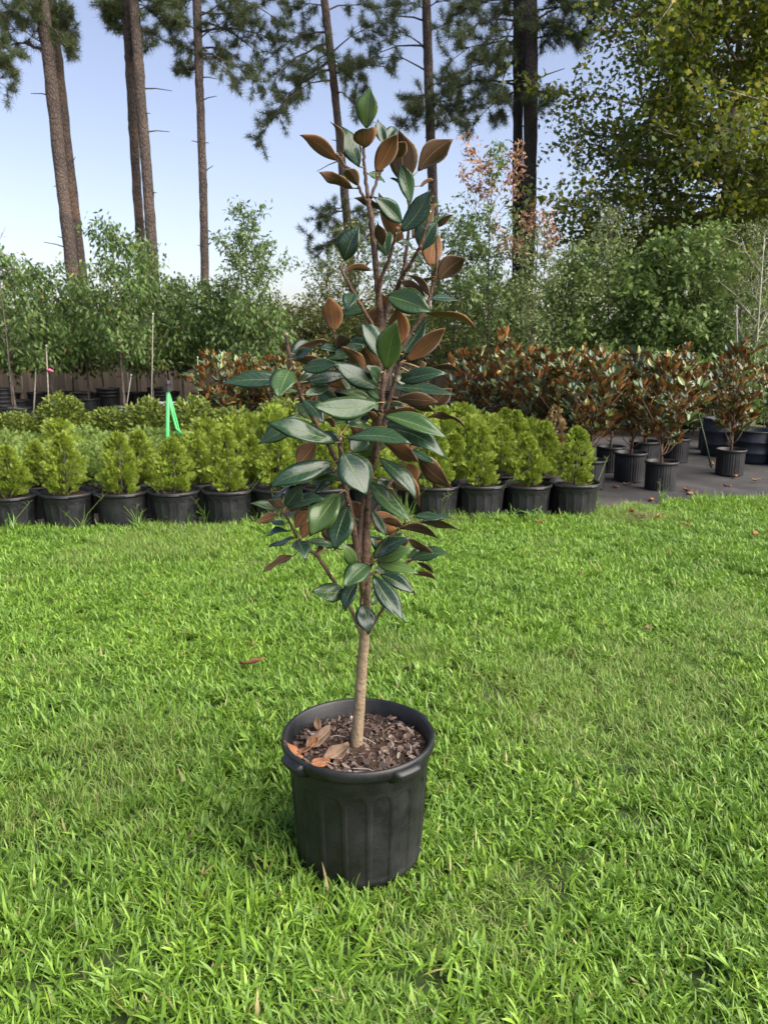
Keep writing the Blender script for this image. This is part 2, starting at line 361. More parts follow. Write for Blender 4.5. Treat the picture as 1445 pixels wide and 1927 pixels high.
M['dead_leaf_grey'] = flat_mat('grey_brown_dry_leaf', (0.19, 0.125, 0.085), 0.8, (0.095, 0.058, 0.04), 45, 0.3, 0.003)

# ------------------------------------------------------------------ the ground, lawn soil and weed fabric
EDGE = [G(x, y) for x, y in ((-1500, 1030), (-600, 1018), (0, 1008), (250, 1001), (480, 996), (700, 989), (900, 984), (1060, 983), (1130, 968), (1250, 958), (1445, 945), (1800, 930), (2600, 905))]
EX = np.array([e.x for e in EDGE]); EY = np.array([e.y for e in EDGE])
def edge_y(x): return np.interp(x, EX, EY)
def wob(x, y):                                    # gentle unevenness of the lawn
    return 0.014 * np.sin(1.7 * x + 0.6) * np.cos(1.3 * y + 0.4) + 0.008 * np.sin(4.1 * x + 2.0 * y) + 0.005 * np.cos(6.3 * y - 3.1 * x)
def grid_mesh(name, xs, ys, zf, mat, keep=None, smooth=True):
    Xg, Yg = np.meshgrid(xs, ys); Z = zf(Xg, Yg); nx = len(xs)
    V = np.stack([Xg, Yg, Z], -1).reshape(-1, 3)
    i, j = np.meshgrid(np.arange(nx - 1), np.arange(len(ys) - 1)); a = (j * nx + i).ravel()
    Q = np.stack([a, a + 1, a + nx + 1, a + nx], 1)
    if keep is not None:
        c = V[Q].mean(1); Q = Q[keep(c[:, 0], c[:, 1])]
    return np_mesh(name, V, Q, mat, smooth)

def ground_mat():
    m, nt, b, out = new_mat('bare_earth_and_litter')
    n = noise(nt, 0.9, 6, 'World'); n2 = noise(nt, 14, 5, 'World')
    c = mixc(nt, n2, (0.055, 0.042, 0.030), (0.13, 0.10, 0.07))
    c = mixc(nt, ramp(nt, n, [(0.45, (0, 0, 0)), (0.62, (0.8, 0.8, 0.8))]), c, (0.075, 0.105, 0.030))
    nt.links.new(c, b.inputs['Base Color']); b.inputs['Roughness'].default_value = 0.95; bump(nt, b, n2, 0.03, 0.6); return m
def lawn_mat():
    m, nt, b, out = new_mat('lawn_soil')
    n2 = noise(nt, 40, 5, 'World')
    c = mixc(nt, n2, (0.018, 0.030, 0.008), (0.050, 0.088, 0.018))
    nt.links.new(c, b.inputs['Base Color']); b.inputs['Roughness'].default_value = 0.95; bump(nt, b, n2, 0.01, 0.6); return m
def fabric_mat():
    m, nt, b, out = new_mat('black_weed_fabric')
    n = noise(nt, 1.6, 6, 'World'); n2 = noise(nt, 22, 5, 'World'); w = noise(nt, 260, 1, 'World')
    c = mixc(nt, ramp(nt, n, [(0.38, (0, 0, 0)), (0.72, (1, 1, 1))]), (0.022, 0.0225, 0.025), (0.060, 0.058, 0.058))
    sp = N(nt, 'ShaderNodeSeparateXYZ'); nt.links.new(N(nt, 'ShaderNodeNewGeometry').outputs['Position'], sp.inputs[0])
    front = math_n(nt, 'SUBTRACT', 1.0, math_n(nt, 'MULTIPLY', math_n(nt, 'SUBTRACT', sp.outputs[1], 6.6), 1.0), True)
    dirt = ramp(nt, math_n(nt, 'MULTIPLY', math_n(nt, 'ADD', n2, math_n(nt, 'MULTIPLY', n, 0.8)), front), [(0.42, (0, 0, 0)), (0.8, (1, 1, 1))])
    c = mixc(nt, dirt, c, (0.090, 0.079, 0.069)); c = mixc(nt, math_n(nt, 'MULTIPLY', n2, 0.2), c, (0.07, 0.062, 0.055))
    nt.links.new(c, b.inputs['Base Color']); b.inputs['Roughness'].default_value = 0.72
    b.inputs['Specular IOR Level'].default_value = 0.35
    bump(nt, b, math_n(nt, 'ADD', n2, math_n(nt, 'MULTIPLY', w, 0.4)), 0.008, 0.6); return m
mb = MB(); mb.add([(-600, -200, -0.06), (600, -200, -0.06), (600, 900, -0.06), (-600, 900, -0.06)], [(0, 1, 2, 3)])
struct(link('ground', mb.mesh('ground', ground_mat())))
struct(link('lawn', grid_mesh('lawn', np.arange(-9, 9.01, 0.12), np.arange(-2, 9.2, 0.08), lambda x, y: wob(x, y) * (y < 5.2) + 0.006, lawn_mat(), lambda x, y: y < edge_y(x) + 0.12)))
def fabric_z(x, y):
    z = 0.006 * np.sin(2.3 * x + 1.1 * y) + 0.005 * np.sin(5.9 * y - 1.7 * x + 1) + 0.004 * np.sin(9.1 * x + 6.2 * y)
    for (x0, y0, x1, y1, h, w) in ((3.2, 7.55, 5.6, 8.0, 0.03, 0.035), (2.9, 7.0, 4.9, 7.25, 0.018, 0.03), (3.0, 8.9, 5.4, 8.55, 0.022, 0.04), (2.4, 6.75, 4.6, 6.72, 0.014, 0.025), (4.2, 7.9, 6.5, 7.5, 0.025, 0.03), (2.6, 9.4, 4.6, 9.5, 0.03, 0.05)):
        dx, dy = x1 - x0, y1 - y0; L = math.hypot(dx, dy); t = np.clip(((x - x0) * dx + (y - y0) * dy) / L ** 2, 0, 1)
        d = np.hypot(x - (x0 + t * dx) - 0.05 * np.sin(3 * y + 7 * x), y - (y0 + t * dy) - 0.05 * np.sin(4 * x)); z = z + h * np.exp(-(d / w) ** 2)
    return z + 0.004 * np.sin(13 * x + 8 * y + 2 * np.sin(3 * y)) * np.sin(7 * y - 5 * x) + 0.004 * np.abs(np.sin(2.1 * x + 9 * y + 1.5 * np.sin(2 * x))) ** 6 + 0.002
struct(link('weed_fabric', grid_mesh('weed_fabric', np.arange(-9, 9.01, 0.045), np.arange(5.3, 12.5, 0.045), fabric_z, fabric_mat(), lambda x, y: y > edge_y(x) - 0.25)))

# ------------------------------------------------------------------ wooden fence
FY = 18.2
fence = thing('wooden_fence', 'weathered grey-brown board fence behind the sapling trunks', 'fence', (0, FY, -0.06))
def plank_mesh(w, h):
    mb = MB(); t = 0.018; c = 0.03
    pr = [(-w / 2, 0), (w / 2, 0), (w / 2, h - c), (w / 2 - c, h), (-w / 2 + c, h), (-w / 2, h - c)]
    vs = [(x, -t / 2, z) for x, z in pr] + [(x, t / 2, z) for x, z in pr]
    mb.add(vs, [(0, 1, 2, 3, 4, 5), (11, 10, 9, 8, 7, 6)] + [(i, i + 6, (i + 1) % 6 + 6, (i + 1) % 6) for i in range(6)])
    return mb.mesh('plank', M['fence'])
pm = [plank_mesh(0.138, h) for h in (1.80, 1.83, 1.78)]
for i in range(205):
    o = link('plank', pm[i % 3 if i % 7 else 1], fence, (-18.6 + i * 0.146, random.uniform(-0.006, 0.006), random.uniform(0, 0.03)))
    o.rotation_euler = (random.uniform(-0.006, 0.006), random.uniform(-0.008, 0.008), random.uniform(-0.03, 0.03))
for z in (0.35, 0.95, 1.55):
    mb = MB(); mb.box((-3.7, 0.045, z), (29.9, 0.04, 0.09)); link('rail', mb.mesh('rail', M['fence']), fence)

# ------------------------------------------------------------------ foliage templates
KITE = (np.array([(0, 0, 0), (0.42, 0.5, 0.10), (1, 0, -0.08), (0.42, -0.5, 0.10), (0.45, 0, 0)], float), np.array([(0, 1, 4), (1, 2, 4), (2, 3, 4), (3, 0, 4)]))
_l = []
for a, r in ((-150, .35), (-110, .55), (-70, .5), (-55, .8), (-32, .55), (0, 1.0), (32, .55), (55, .8), (70, .5), (110, .55), (150, .35)):
    _l.append((0.35 + 0.65 * r * math.cos(R(a)), 0.75 * r * math.sin(R(a)), -0.10 * abs(math.sin(R(a)))))
LOBED = (np.array([(0.35, 0, 0.03)] + _l, float), np.array([(0, i, i + 1) for i in range(1, 11)] + [(0, 11, 1)]))
_l = [(0.35 + 0.65 * r * math.cos(R(a)), 0.75 * r * math.sin(R(a)), -0.10 * abs(math.sin(R(a)))) for a, r in ((-120, .45), (-62, .82), (-30, .52), (0, 1.0), (30, .52), (62, .82), (120, .45))]
LOBED_SMALL = (np.array(_l, float), np.array([(0, 1, 2), (2, 3, 4), (4, 5, 6), (0, 2, 4), (0, 4, 6)]))
NEEDLE = (np.array([(0, 0.5, 0), (0, -0.5, 0), (1, 0, 0)], float), np.array([(0, 1, 2)]))
_v = []; _t = []
for (x0, y0, a, l) in ((0, 0, 0, 1.0), (.12, 0, 38, .42), (.18, 0, -40, .45), (.32, 0, 36, .46), (.40, 0, -36, .44), (.55, 0, 33, .36), (.62, 0, -34, .32)):
    ca, sa = math.cos(R(a)), math.sin(R(a)); w = 0.065 if a else 0.05; k = len(_v)
    _v += [(x0, y0, 0), (x0 + ca * l * .6 - sa * w, (y0 + sa * l * .6 + ca * w), .02), (x0 + ca * l, y0 + sa * l, .05), (x0 + ca * l * .6 + sa * w, (y0 + sa * l * .6 - ca * w), .02)]
    _t += [(k, k + 1, k + 2), (k, k + 2, k + 3)]
SPRAY = (np.array(_v, float), np.array(_t))
_a = np.array([(0, 0, 0), (.3, .42, .10), (.62, .46, .12), (1, 0, -.05), (.62, -.46, .12), (.3, -.42, .10), (.45, 0, 0)], float)
_b = _a.copy(); _b[:, 2] -= 0.03
MAGLEAF = (np.vstack([_a, _b]), np.array([(6, 0, 1), (6, 1, 2), (6, 2, 3), (6, 3, 4), (6, 4, 5), (6, 5, 0)] + [(13, 8, 7), (13, 9, 8), (13, 10, 9), (13, 11, 10), (13, 12, 11), (13, 7, 12)]))

def rnd_unit(n):
    return unit(rng.normal(size=(n, 3)))
def seg_sample(segs, n, lo=0.0, hi=1.0):
    A = np.array([s[0] for s in segs]); B = np.array([s[1] for s in segs]); w = np.linalg.norm(B - A, axis=1) * np.array([s[2] for s in segs]); w /= w.sum()
    k = rng.choice(len(segs), n, p=w); t = rng.uniform(lo, hi, n)[:, None]
    return A[k] * (1 - t) + B[k] * t, unit(B[k] - A[k])
def add_arrays(acc, pts, rad, n):
    vs, fs = tube_arrays(pts, rad, n, False); o = acc[2]; acc[0] += [tuple(v) for v in vs]
    acc[1] += [tuple(i + o for i in f) for f in fs]; acc[2] += len(vs)

def broad_tree(name, label, base, H, tr, z0, Rc, nleaf, L, W, mat, droop=0.3, limbs=26, up=0.55, prof=None, lean=(0, 0), group=None, cat='tree', bark=None, tmpl=KITE, jit=0.07, dry=0, pot=None, spread=1.0, skew=1.0):
    t = thing(name, label, cat, (base[0], base[1], 0), 0, group)
    prof = prof or (lambda q: math.sin(math.pi * min(1, q * 0.88 + 0.12)) ** 0.6)
    tp = smooth_line([(0, 0, -0.05), (lean[0] * .25 + random.uniform(-.04, .04), lean[1] * .25, H * .3), (lean[0] * .6 + random.uniform(-.05, .05), lean[1] * .6, H * .65), (lean[0], lean[1], H)], 5)
    zs = tp[:, 2] / H; acc = [[], [], 0]
    add_arrays(acc, tp, [max(0.004, tr * (1 - 0.9 * max(0, z)) * (1.25 if z < .03 else 1)) for z in zs], 8)
    segs = []; drysegs = []
    for i in range(limbs):
        q = ((i + 0.5) / limbs) ** skew; z = z0 + (H * 0.97 - z0) * q; az = i * 2.39996 + random.uniform(-.5, .5)
        p = np.array([np.interp(z, tp[:, 2], tp[:, k]) for k in (0, 1, 2)])
        l = Rc * prof(q) * (random.uniform(0.65, 1.15) if H > 6 else random.uniform(0.4, 1.35)) + 0.06; d = np.array([math.cos(az), math.sin(az), up * random.uniform(.6, 1.5) + 0.5 * q])
        d /= np.linalg.norm(d[:2]); pts = [p]
        for k in range(1, 5):
            s = k / 4; pts.append(p + d * l * s + np.array([0, 0, -0.28 * droop * l * s * s]) + rng.normal(0, 0.02 * l, 3))
        r0 = tr * (0.42 - 0.25 * q); add_arrays(acc, pts, [max(.0025, r0 * (1 - .85 * k / 4)) for k in range(5)], 5)
        S = drysegs if (dry and q > 1 - dry and random.random() < 0.8) else segs
        for k in range(4): S.append((pts[k], pts[k + 1], (0.35, 1, 1.3, 1.6)[k]))
        for k in range(int(4 + 3 * spread)):
            s = random.uniform(.25, 1); j = min(3, int(s * 4)); o = pts[j] + (pts[j + 1] - pts[j]) * (s * 4 - j)
            e = o + unit(rng.normal(size=3) * np.array([1, 1, .7]) + d * .5) * l * random.uniform(.2, .45) + np.array([0, 0, -.12 * droop * l])
            S.append((o, e, 1.5)); add_arrays(acc, [o, (o + e) / 2 + rng.normal(0, .01, 3), e], [.0035 * tr / .03 + .001, .002, .0015], 4)
    segs.append((tp[-5], tp[-1], 1.2))
    me = bpy.data.meshes.new('trunk'); me.from_pydata(acc[0], [], acc[1]); me.materials.append(bark or M['sapling_bark'])
    me.polygons.foreach_set('use_smooth', [True] * len(acc[1])); me.update(); link('trunk', me, t)
    def leaves(nm, segs, n, mat):
        pos, d = seg_sample(segs, n); pos = pos + rng.normal(0, jit, (n, 3))
        dd = d * 0.5 + rnd_unit(n) * 0.9; dd[:, 2] -= droop * 1.1; nr = rnd_unit(n) * 0.8; nr[:, 2] += 0.7
        V, T = scatter(pos, dd, nr, L * rng.uniform(.6, 1.2, n), W * rng.uniform(.7, 1.2, n), *tmpl)
        return link(nm, np_mesh(nm, V, T, mat), t)
    if nleaf: leaves('crown', segs, nleaf, mat)
    if drysegs: leaves('dry_foliage', drysegs, int(nleaf * dry * 0.55), M['dry'])
    if pot: link('pot', pot, t)
    return t

# ------------------------------------------------------------------ tall pines
def pine(label, D, line, widths, branches, stubs=(), bark='pine_bark', z_top=17.0, tuft=46, shade=1.0):
    pts = [P(x, y, D) for x, y in line]
    a, b = pts[0], pts[-1]                        # top and lowest visible point: carry on to the ground and up out of view
    lo = b + (b - pts[-2]) * ((b.z + 0.1) / (pts[-2].z - b.z)); hi = a + (a - pts[1]).normalized() * (z_top - a.z)
    base = Vector((lo.x, lo.y, 0)); full = [hi] + pts + [lo]
    ws = [widths[0] * .35] + list(widths) + [widths[-1] * 1.25]
    t = thing('pine_tree', label, 'pine tree', base, 0)
    lp = smooth_line([tuple(p - base) + (w / pxm(D) / 2,) for p, w in zip(full, ws)], 10)
    n = 14; vs, fs = tube_arrays(lp[:, :3], lp[:, 3], n, True)
    vs = [v + Vector(rng.normal(0, .008, 3)) for v in vs]
    me = bpy.data.meshes.new('trunk'); me.from_pydata([tuple(v) for v in vs], [], fs); me.materials.append(M[bark])
    me.polygons.foreach_set('use_smooth', [True] * len(fs)); me.update(); link('trunk', me, t)
    acc = [[], [], 0]; tufts = []; axis = lp[:, :3]
    def at_px_y(y):
        z = P(line[0][0], y, D).z; k = np.argmin(np.abs(axis[:, 2] - z))
        o = np.argsort(axis[:, 2]); return np.array([np.interp(z, axis[o, 2], axis[o, j]) for j in (0, 1)] + [z])
    def branch(p0, p1, dens=1.0):
        l = np.linalg.norm(p1 - p0); k = max(4, int(l / .35)); pts = []
        for i in range(k + 1):
            s = i / k; pts.append(p0 + (p1 - p0) * s + np.array([0, 0, .10 * l * math.sin(math.pi * s)]) + rng.normal(0, .025, 3) * (s > 0))
        add_arrays(acc, pts, [max(.008, .045 * (l / 3) ** .7 * (1 - .85 * i / k)) for i in range(k + 1)], 6)
        for i in range(1, k + 1):
            s = i / k
            if s < .28 and l > 1.2: continue
            d = unit(pts[i] - pts[i - 1])
            for sg in (-1, 1, 1, -1)[:max(1, int(3.2 * dens))]:
                e = d * .55 + rnd_unit(1)[0] * .75; e[2] -= .05; e = unit(e) * random.uniform(.25, .75) * (1.15 - .5 * s) * min(1, .5 + l / 3)
                q = pts[i] + e; add_arrays(acc, [pts[i], pts[i] + e * .5 + np.array([0, 0, -.03]), q], [.012, .008, .006], 4)
                for f in (.45, .72, 1.0): tufts.append((pts[i] + e * f, unit(e + np.array([0, 0, .05]))))
        tufts.append((pts[-1], unit(pts[-1] - pts[-2])))
    for br in branches:
        y0, x1, y1 = br[:3]; dz = br[3] if len(br) > 3 else random.uniform(-.8, .8)
        p0 = at_px_y(y0); p1 = np.array(P(x1, y1, D + dz) - base); branch(p0, p1, br[4] if len(br) > 4 else 1.0)
    for k in range(22):                           # the crown above the frame
        z = random.uniform(12.0, z_top - .5); o = np.argsort(axis[:, 2]); p0 = np.array([np.interp(z, axis[o, 2], axis[o, j]) for j in (0, 1)] + [z])
        a = k * 2.4; l = random.uniform(1.6, 3.2) * (1.15 - .6 * (z - 12) / (z_top - 12)); branch(p0, p0 + np.array([math.cos(a) * l, math.sin(a) * l, random.uniform(-.3, .6)]), .7)
    me = bpy.data.meshes.new('branches'); me.from_pydata(acc[0], [], acc[1]); me.materials.append(M[bark]); me.update(); stuff(link('branch_framework', me, t))
    for (y0, x1, y1) in stubs:
        p0 = at_px_y(y0); p1 = np.array(P(x1, y1, D - .1) - base); mb = MB()
        mb.tube([p0, (p0 + p1) / 2 + np.array([0, 0, .03]), p1], [.022, .014, .008], 6); link('dead_branch', mb.mesh('dead_branch', M[bark]), t)
    c = np.array([q[0] for q in tufts]); d = np.array([q[1] for q in tufts]); n = len(c)
    pos = np.repeat(c, tuft, 0); dd = np.repeat(d, tuft, 0) * .55 + rnd_unit(n * tuft) * .85; pos = pos + rng.normal(0, .03, pos.shape)
    V, T = scatter(pos, dd, rnd_unit(n * tuft), rng.uniform(.13, .25, n * tuft), np.full(n * tuft, .011), *NEEDLE)
    link('needle_foliage', np_mesh('needles', V, T, M['needle']), t)
    return t

pine('tall pine trunk leaning right at its foot, overlapping the pine behind it', 22, [(78, 0), (92, 110), (117, 346), (141, 553)], [23, 22, 22, 23],
     [(85, 8, 52, -.5), (60, 20, 20), (95, -25, 100), (20, 40, 5), (40, 128, 88), (50, 118, 40), (30, -10, 30)], [(180, 58, 175), (468, 82, 455), (455, 108, 444), (352, 101, 350)])
pine('tall pine trunk half hidden behind a thicker leaning pine, with sunlit orange patches painted in its bark', 22.6, [(95, 0), (106, 110), (133, 346), (157, 553)], [21, 21, 20, 22],
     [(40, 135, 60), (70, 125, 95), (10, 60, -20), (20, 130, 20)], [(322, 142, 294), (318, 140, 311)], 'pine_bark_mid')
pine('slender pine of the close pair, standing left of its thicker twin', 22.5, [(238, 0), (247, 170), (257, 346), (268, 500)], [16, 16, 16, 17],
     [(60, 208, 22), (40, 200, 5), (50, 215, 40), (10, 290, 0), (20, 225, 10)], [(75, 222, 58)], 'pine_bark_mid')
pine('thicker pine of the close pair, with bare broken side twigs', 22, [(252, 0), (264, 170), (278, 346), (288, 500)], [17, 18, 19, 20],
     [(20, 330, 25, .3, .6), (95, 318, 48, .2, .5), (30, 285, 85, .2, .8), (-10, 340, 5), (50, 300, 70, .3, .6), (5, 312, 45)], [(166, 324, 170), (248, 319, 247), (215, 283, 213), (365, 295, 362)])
pine('single slim pine with leafy boughs high on its right side', 23, [(370, 0), (376, 170), (382, 346), (386, 545)], [14, 14, 14.5, 15],
     [(75, 445, 38), (100, 475, 150, -.4), (100, 440, 150), (60, 330, 42), (130, 343, 128), (20, 485, 60, .5), (-10, 535, 45), (110, 420, 105), (40, 500, 110, .8), (100, 335, 80), (-20, 520, 0), (0, 330, 0), (30, 450, 15), (60, 520, 80, .6), (90, 470, 120, .9)],
     [(190, 408, 180), (328, 401, 311), (272, 360, 264), (272, 393, 268), (470, 371, 460), (145, 408, 148)])
pine('pine with drooping boughs and a low tuft of foliage at mid trunk', 24, [(611, 0), (632, 190), (650, 380), (662, 520)], [13, 13.5, 15, 16],
     [(60, 520, 95), (80, 498, 170), (110, 490, 262, -.3, 1.3), (150, 540, 190), (100, 560, 150), (100, 700, 55), (140, 722, 128), (120, 690, 165), (175, 678, 205), (10, 550, 20), (20, 700, 15), (130, 510, 215, .4, 1.2), (90, 600, 130, -.6), (110, 655, 145, -.7), (395, 583, 440), (405, 692, 400), (440, 598, 482), (390, 612, 402), (415, 640, 450, -.6), (440, 620, 465, .6), (430, 690, 440, .5), (60, 575, 70, .7), (130, 668, 120, .6)],
     [(300, 596, 322), (270, 624, 262)])
pine('straight pine with long bare-based boughs reaching left', 23, [(802, 0), (808, 190), (816, 400), (820, 520)], [15, 17, 17, 18],
     [(40, 700, 42, .2, .8), (85, 690, 113, .3, .8), (135, 715, 105, .2, .8), (15, 870, 5), (60, 865, 45), (180, 768, 188), (200, 765, 236), (160, 862, 172), (190, 872, 238), (190, 830, 225, -.6), (170, 790, 200, -.7), (100, 740, 60, .8, .7), (20, 745, 10), (190, 862, 205, .5)], [(310, 800, 318), (262, 799, 258)])
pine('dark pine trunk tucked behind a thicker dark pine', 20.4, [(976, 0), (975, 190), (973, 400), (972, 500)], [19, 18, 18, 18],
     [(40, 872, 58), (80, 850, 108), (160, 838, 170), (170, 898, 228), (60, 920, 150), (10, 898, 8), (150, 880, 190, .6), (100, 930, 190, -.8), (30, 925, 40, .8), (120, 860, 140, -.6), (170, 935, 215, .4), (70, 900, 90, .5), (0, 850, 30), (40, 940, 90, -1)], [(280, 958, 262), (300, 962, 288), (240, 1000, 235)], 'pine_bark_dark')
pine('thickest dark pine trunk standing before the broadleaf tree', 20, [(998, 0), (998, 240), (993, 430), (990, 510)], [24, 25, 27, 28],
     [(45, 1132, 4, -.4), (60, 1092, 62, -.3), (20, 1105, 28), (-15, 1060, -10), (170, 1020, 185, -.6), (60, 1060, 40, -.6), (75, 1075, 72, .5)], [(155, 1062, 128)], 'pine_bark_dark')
pine('pine beside the leaning pines, only its lowest bough tips in view', 21, [(-75, 0), (-72, 200), (-68, 400), (-66, 520)], [22, 22, 23, 24],
     [(85, 28, 98), (110, 15, 165), (60, 10, 110), (100, 20, 140, .6)])

# ------------------------------------------------------------------ broadleaf tree on the right
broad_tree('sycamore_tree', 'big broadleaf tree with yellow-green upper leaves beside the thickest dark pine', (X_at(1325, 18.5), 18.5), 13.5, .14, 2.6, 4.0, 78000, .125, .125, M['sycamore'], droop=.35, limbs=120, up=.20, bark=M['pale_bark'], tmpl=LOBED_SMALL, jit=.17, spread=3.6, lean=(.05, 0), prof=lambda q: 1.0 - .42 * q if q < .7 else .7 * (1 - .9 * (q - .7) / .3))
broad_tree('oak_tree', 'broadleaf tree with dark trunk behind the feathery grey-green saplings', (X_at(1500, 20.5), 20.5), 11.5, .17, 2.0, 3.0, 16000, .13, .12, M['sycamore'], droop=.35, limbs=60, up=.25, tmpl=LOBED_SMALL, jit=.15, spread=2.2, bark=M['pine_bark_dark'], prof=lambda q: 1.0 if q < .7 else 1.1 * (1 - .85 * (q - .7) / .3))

# ------------------------------------------------------------------ nursery pots
def pot_mesh(name, Rt, Rb, H, style, soil_z, mat, na=None, wall=.006):
    n = na or {'arch': 216, 'ribs': 144, 'plain': 40}[style]
    th = 2 * math.pi * np.arange(n) / n; lip = min(.030, H * .085)
    zs = np.concatenate([[0, .006, .014, .022], np.linspace(.035, H * .64, 10), np.linspace(H * .66, H * .80, 9), [H * .83, H * .88, H - lip - .004]])
    rings = []
    for z in zs:
        r = Rb + (Rt - .012 - Rb) * (z / H); rr = np.full(n, r)
        if z < .012: rr -= .006
        if style == 'arch':
            np_ = 18; ph = (th * np_ / (2 * math.pi)) % 1 - .5; hw = .38
            ztop = H * .69; rad = hw * 2 * math.pi / np_ * r
            up = np.where(np.abs(ph) < hw, np.sqrt(np.clip(1 - (ph / hw) ** 2, 0, 1)), 0) * rad
            inside = (np.abs(ph) < hw) & (z < ztop + up) & (z > .018); rr = rr - np.where(inside, .0036, 0)
            if z > H * .81: rr += .003
        elif style == 'ribs':
            ph = (th * 36 / (2 * math.pi)) % 1; rr = rr - np.where((ph > .5) & (z > .015) & (z < H * .86), .006, 0)
        rings.append((rr, z))
    b = Rt - .010
    for r, z in ((b + .002, H - lip - .003), (b + .008, H - lip), (Rt, H - lip * .85), (Rt + .001, H - lip * .5), (Rt, H - .004), (Rt - .004, H), (Rt - .009, H - .001), (Rt - .013, H - .006),
                 (Rt - .015, H - lip), (Rt - .020, H - lip * 1.3), (Rt - .021, H - lip * 2.0), (Rt - .024, H - lip * 2.2), (Rb + (Rt - .026 - Rb) * (soil_z / H) + .0, soil_z - .02)):
        rings.append((np.full(n, r), z))
    V = np.concatenate([np.stack([rr * np.cos(th), rr * np.sin(th), np.full(n, z)], 1) for rr, z in rings])
    k = np.arange(n); Q = []
    for i in range(len(rings) - 1):
        a = i * n + k; c = i * n + (k + 1) % n; Q.append(np.stack([a, c, c + n, a + n], 1))
    return np_mesh(name, V, np.concatenate(Q), mat, True)
def lug_mesh(Rt, H, half, out, mat, drop=.042):
    V = []; Q = []; na, prof = 13, [(-.004, -.010), (.4, -.008), (.95, -.014), (1.0, -.022), (.75, -drop * .8), (.25, -drop), (-.006, -drop * .95)]
    for i in range(na):
        a = -half + 2 * half * i / (na - 1); s = min(1, (1 - abs(a) / half) / .28); s = s * s * (3 - 2 * s)
        for q, z in prof:
            r = Rt - .010 + q * out * s if q > 0 else Rt - .012; V.append((r * math.cos(a), r * math.sin(a), H + z))
    m = len(prof)
    for i in range(na - 1):
        for j in range(m - 1): Q.append((i * m + j, (i + 1) * m + j, (i + 1) * m + j + 1, i * m + j + 1))
    me = bpy.data.meshes.new('handle'); me.from_pydata(V, [], Q); me.materials.append(mat); me.polygons.foreach_set('use_smooth', [True] * len(Q)); me.update()
    return me
def soil_mesh(r, z, n=28, bumpy=.008):
    V = [(0, 0, z + .012)]; F = []
    rr = [.25, .5, .75, .9, 1.02]
    for q in rr:
        for k in range(n):
            a = 2 * math.pi * k / n; V.append((r * q * math.cos(a), r * q * math.sin(a), z + .012 * (1 - q) + random.uniform(-bumpy, bumpy)))
    for k in range(n): F.append((0, 1 + k, 1 + (k + 1) % n))
    for i in range(len(rr) - 1):
        for k in range(n): F.append((1 + i * n + k, 1 + (i + 1) * n + k, 1 + (i + 1) * n + (k + 1) % n, 1 + i * n + (k + 1) % n))
    me = bpy.data.meshes.new('soil'); me.from_pydata(V, [], F); me.materials.append(M['soil']); me.polygons.foreach_set('use_smooth', [True] * len(F)); me.update(); return me

# ------------------------------------------------------------------ young arborvitae in rows of pots
ROW_POT = pot_mesh('row_pot', .212, .178, .300, 'arch', .262, M['pot_far'], 180)
ROW_POT_PLAIN = pot_mesh('row_pot_plain', .212, .178, .300, 'plain', .262, M['pot_far'], 64)
ROW_LUG = lug_mesh(.212, .300, R(15), .016, M['pot_far'], .03)
ROW_SOIL = [soil_mesh(.186, .262) for _ in range(2)]
def thuja_mesh(h, w, n, seed, mat=None, z0=.28, loose=0):
    nc = n // 20; k = rng.integers(0, nc, n)
    t = np.clip((rng.uniform(0, 1, nc) ** 0.85)[k] + rng.normal(0, .022, n), 0, 1); prof = np.where(t < .32, .66 + 1.06 * t, (1 - (t - .32) / .68) ** .60) + .02
    az = rng.uniform(0, 2 * math.pi, nc)[k] + rng.normal(0, .20, n); lump = 1 + .20 * np.sin(3 * az + 9 * t + seed) + .16 * np.sin(5 * az - 13 * t + 2 * seed) + rng.normal(0, .08, n)
    q = (rng.uniform(.25, 1, nc) ** .5)[k] + rng.normal(0, .08, n); r = w / 2 * prof * q * lump; rad = np.stack([np.cos(az), np.sin(az), 0 * az], 1)
    pos = rad * r[:, None]; pos[:, 2] = z0 + t * h * .93
    d = rad * (0.55 + .3 * (1 - t))[:, None] + rng.normal(0, .3, (n, 3)); d[:, 2] += .75
    nr = np.stack([-np.sin(az), np.cos(az), 0 * az], 1) + rng.normal(0, .55, (n, 3))
    L = rng.uniform(.026, .066, n) * (1 - .25 * t) * (1 + loose * 1.1 * (rng.uniform(0, 1, n) ** 2))
    if loose: pos = pos + rng.normal(0, .018, (n, 3)); pos[:, :2] += (.05 * t * np.sin(3 * az + seed))[:, None] * rad[:, :2]
    V, T = scatter(pos, d, nr, L, L * .95, *SPRAY)
    return np_mesh('foliage', V, T, mat or M['thuja'])
def stem_mesh(h, r, z0=.26):
    mb = MB(); mb.tube([(0, 0, z0 - .02), (.008, .004, z0 + h * .5), (0, 0, z0 + h)], [r, r * .7, r * .25], 6); return mb.mesh('stem', M['sapling_bark'], True)
def make_thuja(h, w, seed, pot, n=2500, mat=None, loose=0):
    t = thing('potted_arborvitae', 'x', 'potted shrub')
    p = link('pot', pot, t)
    for a in (40, 130, 220, 310):
        l = link('handle', ROW_LUG, p); l.rotation_euler = (0, 0, R(a))
    link('soil', ROW_SOIL[seed % 2], t); link('stem', stem_mesh(h * .8, .010), t)
    link('foliage', thuja_mesh(h, w, n, seed, mat, .28, loose), t); return t
TH = [make_thuja(.46, .265, 1, ROW_POT), make_thuja(.50, .28, 2, ROW_POT), make_thuja(.50, .26, 3, ROW_POT_PLAIN), make_thuja(.42, .28, 4, ROW_POT), make_thuja(.60, .34, 5, ROW_POT, 3000), make_thuja(.52, .26, 6, ROW_POT, 900, M['thuja_dry']), make_thuja(.50, .24, 7, ROW_POT), make_thuja(.44, .30, 8, ROW_POT)]
